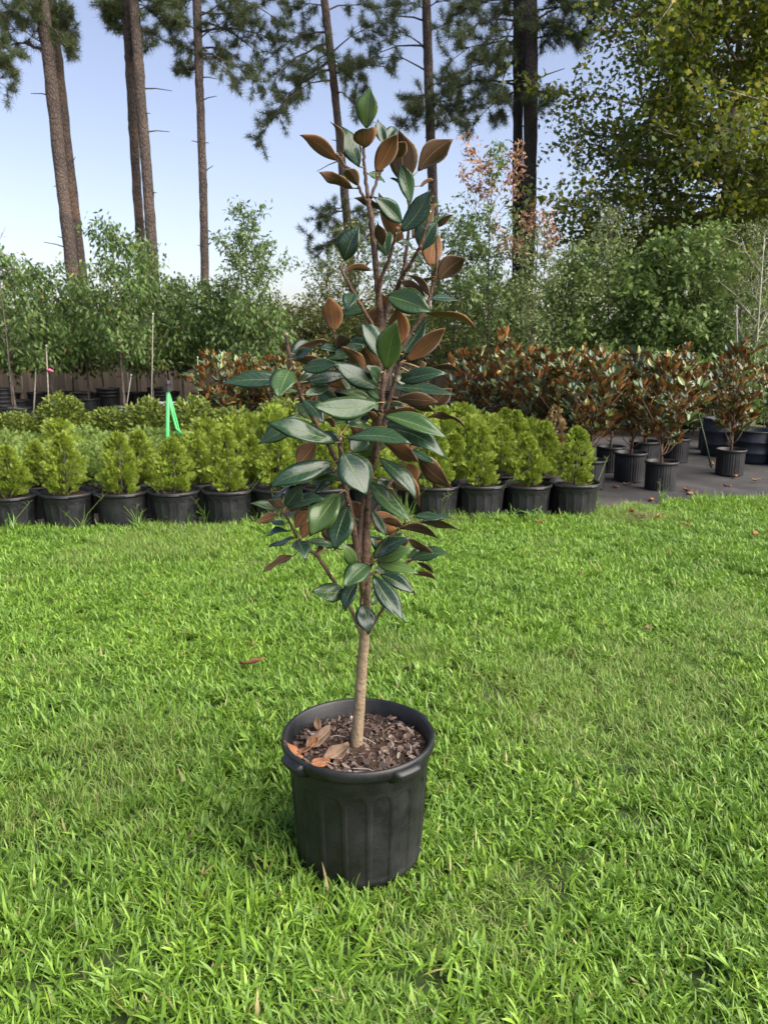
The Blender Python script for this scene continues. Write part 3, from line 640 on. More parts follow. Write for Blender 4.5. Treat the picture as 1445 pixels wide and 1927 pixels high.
TH += [make_thuja(.56, .44, 9, ROW_POT, 2600, None, 1), make_thuja(.62, .42, 10, ROW_POT, 2600, None, 1), make_thuja(.50, .46, 12, ROW_POT, 2600, None, 1)]
used = set()
def place(protos, k, loc, rz, s, label, group):
    o = protos[k]
    if (id(o)) not in used:
        used.add(id(o)); o.location = loc; o.rotation_euler = (0, 0, rz); o.scale = (s, s, s) if not hasattr(s, '__len__') else s; o['label'] = label; o['group'] = group; return o
    return dup(o, loc, rz, s, label, group)
def row_d(px): return 5.97 + .50 * px / 1080
front = [(-190, 6), (-85, 0), (22, 3), (128, 1), (230, 2), (329, 7), (430, 6), (525, 3), (615, 0), (702, 1), (818, 0), (903, 6), (991, 3), (1080, 1)]
fl = 'young arborvitae in black handled pot, front row edging the lawn'
for px, k in front:
    D = row_d(px); lab = fl; pr = k
    if px == 128: lab = 'young arborvitae in fluted black pot beside the smooth-sided pot, away from tripod'
    if px == 329: lab = 'young arborvitae in fluted black pot beside the smooth-sided pot, before the tripod'
    if px == 991: lab = 'young arborvitae in black pot next to the rounded one at fabric end'
    if px in (615, 702): lab = 'young arborvitae in black pot half hidden behind the young magnolia tree'
    if px == 230: lab = 'young arborvitae in smooth-sided black pot, front row along the lawn'
    if px == 1080: lab = 'rounded young arborvitae in black pot at the fabric end of front row'
    place(TH, pr, (X_at(px, D, .2), D, 0), random.uniform(-.5, .5) + (0 if px != 230 else .4), random.uniform(.97, 1.05), lab, 'arborvitae pots edging the lawn')
rows = [(1, .44, [70, 268, 375, 476, 570, 660, 755, 852, 940, 1022], 'young arborvitae in black pot, second row from the lawn'),
        (2, .88, [372, 450, 520, 610, 700, 790, 880, 965], 'feathery loose arborvitae in black pot, third row from the lawn'),
        (3, 1.34, [120, 395, 475, 565, 650, 740, 830, 915, 990], 'feathery loose arborvitae in black pot, fourth row from the lawn'),
        (4, 1.85, [440, 520, 610, 700, 790, 870, 950], 'feathery loose arborvitae in black pot, fifth row from the lawn')]
for ri, dd, pxs, lab in rows:
    for i, px in enumerate(pxs):
        D = row_d(px) + dd; k = random.choice([8, 9, 10, 8, 9, 10, 4] if ri > 1 else [0, 1, 3, 6, 7])
        s = random.uniform(.92, 1.1) * (.90 if ri > 1 else .95)
        if ri == 2 and px == 965: k = 4
        place(TH, k, (X_at(px, D, .2), D + random.uniform(-.04, .04), 0), random.uniform(0, 6.28), s, lab, 'arborvitae pots behind the front row')
place(TH, 5, (X_at(1040, 7.35, .3), 7.35, 0), .4, 1.12, 'half-dried tan arborvitae in black pot among green ones', 'dry arborvitae')

# ------------------------------------------------------------------ low spreading shrubs further back
def shrub_mesh(h, w, n, L, W, mat, z0, tmpl=KITE, up=.7):
    az = rng.uniform(0, 2 * math.pi, n); q = rng.uniform(0, 1, n) ** .5; el = rng.uniform(0, 1, n)
    r = w / 2 * q * (1 + .2 * np.sin(4 * az + 1.3)); top = h * (1 - .65 * q ** 2.2) * (1 + .15 * np.sin(6 * az) * q)
    pos = np.stack([r * np.cos(az), r * np.sin(az), z0 + top * (el ** .4)], 1)
    d = rnd_unit(n) * .7 + np.stack([np.cos(az) * q, np.sin(az) * q, np.full(n, up)], 1); nr = rnd_unit(n) * .6; nr[:, 2] += .6
    V, T = scatter(pos, d, nr, L * rng.uniform(.6, 1.2, n), W * rng.uniform(.7, 1.2, n), *tmpl); return np_mesh('foliage', V, T, mat)
SMALL_POT = pot_mesh('small_pot', .15, .125, .24, 'ribs', .21, M['pot_far'], 72)
SMALL_SOIL = soil_mesh(.132, .21, 16)
def make_shrub(nm, h, w, n, L, W, mat, tmpl=KITE):
    t = thing(nm, 'x', 'potted shrub'); link('pot', SMALL_POT, t); link('soil', SMALL_SOIL, t); link('stem', stem_mesh(h * .6, .008, .2), t)
    link('foliage', shrub_mesh(h, w, n, L, W, mat, .22, tmpl), t); return t
SH = [make_shrub('potted_juniper', .30, .66, 1300, .06, .055, M['low_shrub'], SPRAY), make_shrub('potted_juniper', .34, .70, 1300, .06, .055, M['low_shrub'], SPRAY)]
DS = [make_shrub('potted_holly', .44, .74, 2200, .055, .032, M['dark_shrub']), make_shrub('potted_holly', .54, .66, 2200, .055, .032, M['dark_shrub'])]
for i, (px, D) in enumerate(((-60, 7.2), (60, 7.15), (180, 7.1), (-20, 7.7), (100, 7.7), (215, 7.65), (40, 8.25), (160, 8.2), (270, 8.2), (-70, 8.3), (265, 7.3), (300, 7.75), (10, 6.75), (120, 6.7), (190, 6.65))):
    place(SH, i % 2, (X_at(px, D, .3), D, 0), random.uniform(0, 6), random.uniform(.95, 1.12), 'low spreading light-green juniper in pot behind the arborvitae', 'spreading junipers')
for i, (px, D) in enumerate(((35, 9.4), (120, 9.6), (210, 9.3), (285, 9.2), (-40, 9.5), (365, 9.0), (440, 8.8), (530, 9.0), (620, 9.1))):
    place(DS, i % 2, (X_at(px, D, .3), D, 0), random.uniform(0, 6), random.uniform(.95, 1.15), 'dark green rounded holly in pot between junipers and saplings', 'dark hollies')

# ------------------------------------------------------------------ potted magnolias on the fabric
RIB_POT = pot_mesh('ribbed_pot', .165, .150, .300, 'ribs', .262, M['pot_far'])
RIB_SOIL = soil_mesh(.146, .262, 20)
def magnolia_mesh(zb, zt, w, n, seed, base_r=.5):
    shoots = []                                   # whorls of leaves at shoot tips
    ns = int(n / 9)
    for i in range(ns):
        t = (i + .5) / ns; az = i * 2.39996; r = w / 2 * (base_r + (1.35 - base_r) * t if t < .45 else 1.1 * (1 - ((t - .45) / .55) ** 2.2) + .10) * random.uniform(.35, 1.0)
        shoots.append((r * math.cos(az), r * math.sin(az), zb + (zt - zb) * t + random.uniform(-.06, .06), az, t))
    s = np.repeat(np.array(shoots), 9, 0); m = len(s); az = rng.uniform(0, 6.283, m)
    d = np.stack([np.cos(az), np.sin(az), rng.uniform(.15, 1.5, m) + .5 * s[:, 4]], 1) + .5 * np.stack([np.cos(s[:, 3]), np.sin(s[:, 3]), 0 * az], 1)
    pos = s[:, :3] + rng.normal(0, .018, (m, 3)); nr = -np.stack([np.cos(az), np.sin(az), 0 * az], 1) + rng.normal(0, .35, (m, 3)); nr[:, 2] += .75
    L = rng.uniform(.075, .135, m); V, T = scatter(pos, d, nr, L, L * .42, *MAGLEAF)
    return np_mesh('leaves', V, T, [M['mag_top'], M['mag_under']], False, np.tile([0] * 6 + [1] * 6, m)), shoots
def make_mag(zt, w, n, seed, zb=.52, flowers=0, twin=False):
    t = thing('potted_magnolia', 'x', 'potted tree'); p = link('pot', RIB_POT, t); link('soil', RIB_SOIL, t)
    me, shoots = magnolia_mesh(zb, zt, w, n, seed); mb = MB(); lean = random.uniform(-.05, .05)
    mb.tube([(0, 0, .24), (lean * .4, .01, .55), (lean, 0, zt * .7), (lean * .6, 0, zt * .95)], [.014, .012, .008, .004], 7)
    for q in shoots[::2]:
        z = max(.34, q[2] - .28 * math.hypot(q[0], q[1]) / (w / 2) - .08); mb.tube([(lean * min(1, z / (zt * .7)), 0, z), (q[0] * .5, q[1] * .5, (z + q[2]) / 2 - .02), q[:3]], [.006, .005, .003], 5)
    link('trunk', mb.mesh('trunk', M['magstem'], True), t); lv = link('foliage', me, t)
    for k in range(flowers):
        q = shoots[int(len(shoots) * random.uniform(.55, .98))]; fm = MB()
        for a in range(7):
            ca, sa = math.cos(a * .9), math.sin(a * .9); r = Matrix.Rotation(a * .9, 3, 'Z')
            pv = [Vector((0, 0, 0)), Vector((.02, -.018, .03)), Vector((.03, 0, .025)), Vector((.02, .018, .03)), Vector((.025, -.013, .07)), Vector((.034, 0, .065)), Vector((.025, .013, .07)), Vector((.014, 0, .088))]
            fm.add([r @ v for v in pv], [(0, 1, 2), (0, 2, 3), (1, 4, 5, 2), (2, 5, 6, 3), (4, 7, 5), (5, 7, 6)])
        f = link('flower', fm.mesh('flower', M['petal'], True), t, (q[0] * 1.05, q[1] * 1.05 - .05, q[2] + .04)); f.rotation_euler = (random.uniform(.2, .9), 0, random.uniform(0, 6))
    return t
M['magstem'] = flat_mat('potted_magnolia_stem', (0.19, 0.115, 0.075), 0.8, (0.10, 0.06, 0.04), 20)
MG = [make_mag(1.30, .66, 720, 1, flowers=1), make_mag(1.34, .64, 720, 2, flowers=1), make_mag(1.22, .68, 700, 3), make_mag(1.42, .60, 680, 4), make_mag(1.12, .66, 640, 5)]
mags = [(1112, 7.75, 1, 1.0, 'magnolia in ribbed pot beside the last arborvitae of the front row'),
        (1150, 8.75, 0, 1.0, 'magnolia in ribbed pot with a white flower bud near the fabric'),
        (1188, 8.15, 2, 1.06, 'bushy rust-leaved magnolia in ribbed pot, white buds among its leaves'),
        (1247, 7.65, 0, 1.0, 'white-flowered magnolia in ribbed pot nearest the lawn, alone on bare fabric'),
        (1275, 9.5, 1, 1.0, 'magnolia in ribbed pot behind the white-flowered one on fabric'),
        (1378, 8.55, 3, .98, 'tall narrow magnolia in ribbed pot standing apart, before the blue drums'),
        (1475, 9.4, 1, 1.0, 'rust-leaved magnolia in ribbed pot behind the blue drums'),
        (1340, 10.6, 4, 1.0, 'small rust-leaved magnolia in pot behind the leaning green stake'),
        (1065, 8.9, 2, 1.05, 'dense magnolia in pot behind the dry tan arborvitae'),
        (1010, 9.3, 0, 1.04, 'rust and green magnolia in pot behind the fifth arborvitae row'),
        (945, 9.8, 3, 1.05, 'pointed magnolia with an orange top shoot behind the arborvitae'),
        (885, 10.2, 4, 1.16, 'rust-leaved magnolia in pot before the fence boards'),
        (1095, 9.9, 1, 1.0, 'magnolia in pot squeezed between two denser rust magnolias'),
        (1215, 9.0, 4, 1.1, 'magnolia in pot filling the gap behind the bushy rust-leaved one')]
for px, D, k, s, lab in mags:
    place(MG, k, (X_at(px, D, .4), D, 0), random.uniform(0, 6.28), s, lab, 'potted magnolias')
for px, D, k, s, lab in ((412, 10.6, 4, 1.12, 'orange-brown magnolia in pot beside the green tripod'), (468, 10.9, 2, .98, 'rusty magnolia in pot next to the orange-brown one by the tripod'), (528, 10.7, 4, 1.08, 'rusty magnolia in pot seen past the young magnolia tree'), (590, 11.0, 2, .98, 'rusty magnolia in pot before the fence, behind the young tree')):
    place(MG, k, (X_at(px, D, .4), D, 0), random.uniform(0, 6.28), s, lab, 'potted magnolias')

# ------------------------------------------------------------------ nursery saplings
TREE_POT = pot_mesh('tree_pot', .24, .20, .38, 'plain', .33, M['pot_far'], 40)
def z_of(py, D): return P(722, py, D).z
sap = [  # px, top y, half width px, D, material, leaves, L, W, droop, crown bottom z, label
    (-260, 500, 80, 14.4, 'cherry', 1300, .11, .045, 1.0, 1.0, 'drooping-leaved sapling farthest along the fence from the magnolias'),
    (-160, 480, 80, 13.6, 'cherry', 1300, .11, .045, 1.0, 1.0, 'drooping-leaved sapling second farthest along the fence from the magnolias'),
    (-60, 510, 80, 14.2, 'cherry', 1400, .11, .045, 1.0, 1.0, 'drooping-leaved sapling third farthest along the fence from the magnolias'),
    (35, 470, 78, 13.0, 'cherry', 1500, .11, .045, 1.0, 1.05, 'drooping-leaved sapling with a curved bare stem beside the fence end'),
    (105, 505, 78, 14.0, 'cherry', 1700, .11, .045, 1.0, 1.0, 'dense drooping-leaved sapling in front of the leaning pines'),
    (168, 545, 66, 15.0, 'cherry', 1400, .11, .045, 1.0, 1.05, 'short drooping-leaved sapling at the foot of the leaning pines'),
    (238, 418, 72, 13.2, 'cherry', 1500, .11, .045, 1.0, 1.15, 'tallest drooping-leaved sapling before the close pair of pines'),
    (292, 450, 60, 14.2, 'cherry', 1300, .11, .045, 1.0, 1.0, 'drooping-leaved sapling with yellow leaves by the pale stake'),
    (345, 535, 66, 15.2, 'cherry', 1500, .10, .045, .9, 1.05, 'dark drooping-leaved sapling behind the green tripod'),
    (410, 540, 66, 14.6, 'cherry', 1500, .10, .045, .9, 1.0, 'dark drooping-leaved sapling at the foot of the single slim pine'),
    (482, 405, 72, 14.0, 'oak', 2400, .105, .034, .35, .95, 'airy fine-leaved sapling with a tall pointed crown against sky'),
    (480, 560, 60, 13.4, 'cherry', 1000, .11, .045, 1.0, 1.0, 'low drooping-leaved sapling under the airy fine-leaved one'),
    (548, 585, 62, 15.0, 'oak_yellow', 1300, .085, .035, .4, .95, 'short sapling with orange-tinged leaves left of the young magnolia'),
    (612, 500, 62, 15.4, 'oak_yellow', 1500, .085, .032, .4, .95, 'yellow-green sapling below the pine\'s low needle tuft'),
    (672, 430, 62, 16.0, 'oak_yellow', 1900, .085, .032, .4, 1.0, 'yellow-green sapling directly behind the young magnolia leader'),
    (758, 490, 66, 15.2, 'oak_yellow', 1800, .085, .032, .4, 1.0, 'yellow-green sapling right behind the young magnolia branches'),
    (852, 430, 62, 14.2, 'oak', 1700, .095, .038, .35, 1.0, 'light-green sapling with thin dark stem beside dry-topped one'),
    (918, 275, 84, 13.5, 'oak', 2300, .095, .038, .35, 1.05, 'tall sapling with a dead brown pointed top'),
    (995, 400, 76, 13.2, 'grey_leaf', 2100, .080, .030, .35, .95, 'sapling with brown withered leaf clusters before the dark pines'),
    (1062, 490, 82, 14.2, 'dense_leaf', 2300, .10, .055, .4, .9, 'dense green sapling behind the magnolia rows'),
    (1135, 400, 86, 14.4, 'grey_leaf', 2700, .085, .032, .35, .9, 'grey-green pointed sapling at the edge of the broadleaf tree'),
    (1215, 455, 86, 13.6, 'dense_leaf', 2600, .12, .07, .4, .9, 'broad-leaved green sapling under the big broadleaf tree'),
    (1295, 440, 86, 13.2, 'dense_leaf', 2500, .11, .06, .4, .9, 'fresh green sapling with large leaves before the pale trunk'),
    (1372, 425, 82, 13.0, 'grey_leaf', 2700, .075, .022, .3, .8, 'feathery grey-green sapling beside the bare pale sapling'),
    (1445, 420, 86, 13.8, 'grey_leaf', 2500, .075, .022, .3, .8, 'feathery grey-green sapling behind the blue drums')]
for (px, ty, hw, D, mt, n, L, W, dr, zb, lab) in sap:
    H = z_of(ty, D); Rc = hw / pxm(D) * 1.2; n = int(n * (1.9 if px < 850 else 1.55))
    airy = mt in ('oak', 'oak_yellow')
    broad_tree('potted_sapling', lab, (X_at(px, D, 0), D), H, .026, zb, Rc, n, L, W, M[mt], droop=dr, limbs=34 if not airy else 38, up=.9 if airy else .6, jit=.05 if airy else .07, dry=(.42 if ty == 275 else .34 if px == 995 else 0), pot=TREE_POT, lean=(random.uniform(-.1, .1), 0), group='nursery saplings',
               prof=(lambda q: 1.0 * (1 - q) ** .75 + .15 if q > .3 else .72 + .8 * q), skew=1.15)
back = [(-200, 590), (-110, 600), (-40, 595), (20, 590), (75, 600), (140, 610), (200, 600), (260, 590), (320, 600), (380, 600), (440, 610), (505, 625), (585, 610), (650, 600), (720, 590), (800, 590), (880, 560), (950, 545), (1030, 540), (1100, 500), (1175, 490), (1250, 500), (1330, 480), (1410, 490)]
for i, (px, ty) in enumerate(back):
    D = 16.6 + .25 * (i % 3); H = z_of(ty, D); mt = 'cherry' if px < 480 else ('oak_yellow' if px < 900 else 'dense_leaf')
    broad_tree('potted_sapling', 'dark sapling in the back row, close against the board fence' if px < 560 else ('yellowish sapling in the back row behind the young magnolia' if px < 900 else 'dense sapling in the back row under the broadleaf tree'), (X_at(px, D, 0), D), H, .024, .8 if px < 900 else .5, .78, 2300 if px < 900 else 3400, .12, .055, M[mt], droop=.8 if px < 480 else .4, limbs=30, up=.6, pot=TREE_POT, group='back row of saplings', prof=lambda q: .95 * (1 - q) ** .6 + .2)
for i, (px, D, w, h) in enumerate(((1060, 12.6, 1.0, 1.3), (1140, 12.9, 1.1, 1.4), (1225, 12.4, 1.1, 1.3), (1310, 12.2, 1.2, 1.2), (1400, 12.0, 1.2, 1.3), (1470, 12.4, 1.1, 1.5), (1350, 13.6, 1.3, 1.5))):
    t = thing('leafy_shrub', 'dark leafy shrub filling in behind the potted magnolias', 'shrub', (X_at(px, D, .5), D, 0), i, 'shrubs behind the magnolias')
    link('stem', stem_mesh(h * .7, .015, 0), t); link('foliage', shrub_mesh(h, w, 1900, .10, .05, M['dense_leaf'], .05), t)
def bare(label, base, H, spread_, n, mat):
    t = thing('bare_sapling', label, 'sapling', base); mb = MB(); mb.tube([(0, 0, -.03), (.03, 0, H * .5), (-.02, 0, H)], [.016, .011, .004], 7); link('trunk', mb.mesh('trunk', mat, True), t)
    for i in range(n):
        z = H * (.38 + .58 * i / n); a = i * 2.4; l = spread_ * (1.1 - .6 * i / n) * random.uniform(.6, 1.1); d = np.array([math.cos(a), math.sin(a) * .6, random.uniform(.7, 1.3)]); mb = MB()
        x0 = np.interp(z, [0, H * .5, H], [0, .03, -.02]); p0 = np.array([x0, 0, z]); p1 = p0 + d * l; mb.tube([p0, p0 + d * l * .5 + np.array([0, 0, -.02]), p1], [.006, .0045, .002], 5)
        for k in range(4):
            s = random.uniform(.3, .95); q = p0 + d * l * s; mb.tube([q, q + (d + rng.normal(0, .8, 3)) * l * .28], [.0035, .0018], 4)
        link('twig', mb.mesh('twig', mat), t)
bare('bare leafless sapling with pale forked stem among grey-green saplings', (X_at(1402, 12.0, 0), 12.0, 0), z_of(440, 12.0), .5, 12, M['stake'])
bare('bare leafless sapling with thin grey twigs beside the fence end', (X_at(28, 12.4, 0), 12.4, 0), z_of(425, 12.4), .5, 12, M['sapling_bark'])

# ------------------------------------------------------------------ stakes, tripod, rails, drums
def stake(label, x0, y0, x1, y1, D, r=.012, mat='stake', foot=None, tape=None):
    a = P(x0, y0, D); b = P(x1, y1, D); b = b + (b - a) * ((b.z + .05) / (a.z - b.z)) if foot is None else b
    t = thing('plant_stake', label, 'stake', (b.x, b.y, b.z)); mb = MB(); mb.tube([Vector((0, 0, 0)), (a - b) / 2 + Vector((.006, 0, 0)), a - b], [r, r, r * .9], 8); link('pole', mb.mesh('pole', M[mat], True), t)
    tip = MB(); d = (a - b).normalized(); tip.tube([(a - b) - d * .03, (a - b) + d * .012], [r * 1.35, r * 1.25], 8); link('cap', tip.mesh('cap', M['white_metal'] if mat == 'stake' else M['black_metal'], True), t)
    if tape:
        q = (a - b) * tape; mb = MB(); mb.tube([q, q + Vector((.05, -.01, .012)), q + Vector((.11, -.015, -.015))], [.02, .026, .012], 6); link('pink_tape', mb.mesh('tape', M['pink'], True), t)
stake('long white stake beside the yellow-leaved sapling', 288, 590, 284, 776, 13.6, .009)
stake('short pale stake between the tripod and the orange-brown magnolia', 372, 672, 373, 786, 13.0, .008)
stake('pale stake with a pink tape tied to it', 87, 650, 92, 788, 12.9, .009, tape=.72)
stake('pale stake with a bent tip among the sapling trunks', 247, 705, 234, 785, 13.5, .008)
stake('thick grey-white stake left of the pink-taped one', 68, 680, 62, 788, 13.4, .013)
stake('thin white stake before the feathery saplings', 1386, 575, 1387, 665, 12.3, .008)
stake('second thin white stake behind the tall narrow magnolia', 1441, 660, 1440, 700, 12.2, .008)
stake('dark green steel stake leaning beside the magnolias', 1311, 768, 1334, 862, 9.0, .011, 'green_stake')

TD = 7.7
tri = thing('tripod', 'bright green tripod with black head behind the arborvitae rows', 'tripod', (X_at(318, TD, 0), TD, 0)); o = tri.location
ap = P(316, 732, TD) - o
def leg(dx, dy, rr, knee=.62):
    foot = Vector((dx, dy, 0)); mb = MB(); mid = ap.lerp(foot, knee); mb.tube([ap + (foot - ap) * .02, mid], [rr, rr], 8); mb.tube([mid, foot], [rr * .62, rr * .62], 8); l = link('leg', mb.mesh('leg', M['green_metal']), tri)
    cb = MB(); d = (foot - ap).normalized(); cb.tube([mid - d * .03, mid + d * .035], [rr * 1.35, rr * 1.35], 8); link('clamp', cb.mesh('clamp', M['black_metal']), l)
    fb = MB(); fb.tube([foot - d * .05, foot + d * .01], [rr * .9, rr * .7], 8); link('foot', fb.mesh('foot', M['black_metal']), l)
leg(.045, -.24, .018); leg(.24, .08, .011); leg(.15, .26, .011)
mb = MB(); mb.tube([ap + Vector((.0, 0, -.02)), ap + Vector((0, 0, .02))], [.05, .05], 12); mb.tube([ap + Vector((0, 0, .02)), ap + Vector((0, 0, .055))], [.022, .022], 10); mb.tube([ap + Vector((0, 0, .055)), ap + Vector((0, 0, .085))], [.034, .03], 12); mb.tube([ap + Vector((.0, 0, .02)), ap + Vector((.06, -.01, -.01))], [.008, .006], 6)
link('head', mb.mesh('head', M['black_metal']), tri)
mb = MB(); c = ap + Vector((.035, -.02, -.25)); mb.tube([c + Vector((-.02, 0, .16)), c, c + Vector((.03, 0, -.14)), c + Vector((.09, 0, -.2))], [.012, .012, .012, .014], 8); link('hose', mb.mesh('hose', M['green_metal'], True), tri)
mb = MB(); mb.tube([c + Vector((.09, 0, -.2)), c + Vector((.15, 0, -.23))], [.022, .026], 8); link('nozzle', mb.mesh('nozzle', M['white_metal'], True), tri)

LD = 12.3
a, b = P(286, 757, LD), P(392, 756, LD)
lad = thing('white_ladder', 'white metal ladder lying behind the tripod by the fence', 'ladder', (a.x, LD, 0)); L_ = b.x - a.x; zt = a.z
for k, yy in enumerate((0, .38)):
    mb = MB(); mb.box((L_ / 2, yy, zt - yy * .35), (L_, .022, .022)); link('rail', mb.mesh('rail', M['white_metal']), lad)
for k in range(5):
    mb = MB(); x = .12 + k * (L_ - .24) / 4; mb.tube([(x, 0, zt), (x, .38, zt - .133)], [.016, .016], 8); link('rung', mb.mesh('rung', M['white_metal']), lad)
for k, x in enumerate((.08, L_ - .08)):
    mb = MB(); mb.box((x, .19, (zt - .05) / 2), (.06, .3, zt - .06)); link('support_block', mb.mesh('block', M['fence']), lad)
def drum(label, px, D, r, h):
    t = thing('plastic_drum', label, 'drum', (X_at(px, D, .3), D, 0), 0); mb = MB()
    mb.lathe([(.0, 0), (r * .94, 0), (r * .97, .02), (r, .05), (r, h * .3), (r * 1.03, h * .32), (r * 1.03, h * .35), (r, h * .37), (r, h * .63), (r * 1.03, h * .65), (r * 1.03, h * .68), (r, h * .70), (r, h * .95), (r * .97, h), (r * .90, h), (r * .88, h - .03), (0, h - .03)], 36)
    link('body', mb.mesh('body', M['drum'], True), t)
    rb = MB(); rb.lathe([(r * .97, h * .955), (r * 1.045, h * .96), (r * 1.05, h * .985), (r * .985, h * 1.0)], 36); link('rim', rb.mesh('rim', M['black_metal'], True), t)
drum('dark blue plastic drum behind the tall narrow magnolia', 1424, 9.5, .26, .40)
drum('dark blue plastic drum hidden half by the other drum', 1492, 9.2, .26, .42)
drum('black plastic drum in shade behind the tall narrow magnolia', 1352, 10.0, .2, .5)

for px, D, n in ((5, 13.6, 5), (35, 14.6, 1), (205, 16.0, 3), (155, 15.8, 2), (300, 16.2, 3), (470, 14.5, 4), (505, 15.0, 2)):
    for k in range(n):
        o = link('empty_pot', TREE_POT, None, (X_at(px, D, .2), D, .07 * k)); o.rotation_euler = (0, 0, k)
        tag(o, 'empty black nursery pot stacked among the sapling trunks', 'pot', 'empty black pots')

# ------------------------------------------------------------------ the young magnolia in its pot
HY = 1.98                                         # distance of its trunk
base = P(676, 1590, HY); base.z = 0
hero = thing('potted_magnolia_tree', 'young magnolia tree with glossy leaves in a large black pot on the lawn', 'potted tree', base)
HZ = .372                                         # the pot stands on a mat of flattened grass 3 cm thick
def rel(p): return Vector(p) - base
hp = link('pot', pot_mesh('pot', .2145, .180, HZ, 'arch', .322, M['pot'], 432), hero, (0, 0, .03))
for a in (-52, 38, 128, 218):
    l = link('handle', lug_mesh(.2145, HZ, R(13), .030, M['pot'], .046), hp); l.rotation_euler = (0, 0, R(a))
mb = MB(); mb.lathe([(0, .004), (.172, .004), (.176, .012)], 48); link('base_plate', mb.mesh('base_plate', M['pot']), hp)
ho = link('soil', soil_mesh(.190, .352, 40, .006), hero)
SOILZ = .356
def chip_mesh(l, w, h):
    mb = MB(); n = random.choice([5, 6, 6, 7]); top = []; bot = []
    for k in range(n):
        a = 2 * math.pi * k / n + random.uniform(-.3, .3); r = random.uniform(.75, 1.1); x, y = l / 2 * r * math.cos(a), w / 2 * r * math.sin(a)
        top.append((x * .92, y * .92, h / 2 + random.uniform(-.25, .25) * h)); bot.append((x, y, -h / 2))
    mb.add(top + bot, [tuple(range(n)), tuple(reversed(range(n, 2 * n)))] + [(k, k + n, (k + 1) % n + n, (k + 1) % n) for k in range(n)]); return mb
chips = [chip_mesh(random.uniform(.016, .042), random.uniform(.009, .023), random.uniform(.003, .006)).mesh('bark_chip', M['chip']) for _ in range(14)]
for k in range(230):
    q = math.sqrt(random.random()) * .178; a = random.uniform(0, 6.28); o = link('bark_chip', random.choice(chips), ho, (q * math.cos(a), q * math.sin(a), SOILZ + random.uniform(.004, .012)))
    o.rotation_euler = (random.gauss(0, .35), random.gauss(0, .35), random.uniform(0, 6.28)); s = random.uniform(.6, 1.15); o.scale = (s, s, s)
mb = MB()
for k in range(1100):
    q = math.sqrt(random.random()) * .186; a = random.uniform(0, 6.28); c = Vector((q * math.cos(a), q * math.sin(a), SOILZ + random.uniform(.0, .010)))
    m = chip_mesh(random.uniform(.004, .013), random.uniform(.002, .006), random.uniform(.001, .003)); r = Matrix.Rotation(random.uniform(0, 6.28), 3, 'Z') @ Matrix.Rotation(random.gauss(0, .5), 3, 'X')
    mb.add([r @ Vector(v) + c for v in m.v], m.f)
stuff(link('fine_mulch', mb.mesh('fine_mulch', M['chips']), ho))
for k in range(16):
    q = math.sqrt(random.random()) * .16; a = random.uniform(0, 6.28); d = random.uniform(0, 6.28); l = random.uniform(.03, .085); c = Vector((q * math.cos(a), q * math.sin(a), SOILZ + .012)); e = Vector((math.cos(d), math.sin(d), random.uniform(-.05, .12))) * l
    if (c + e).xy.length > .178: continue
    mb = MB(); mb.tube([c, c + e * .5 + Vector((.004, .002, .006)), c + e], [.0016, .0013, .0009], 5); link('twig', mb.mesh('twig', M['dead_leaf_grey'] if k % 2 else M['stake']), ho)

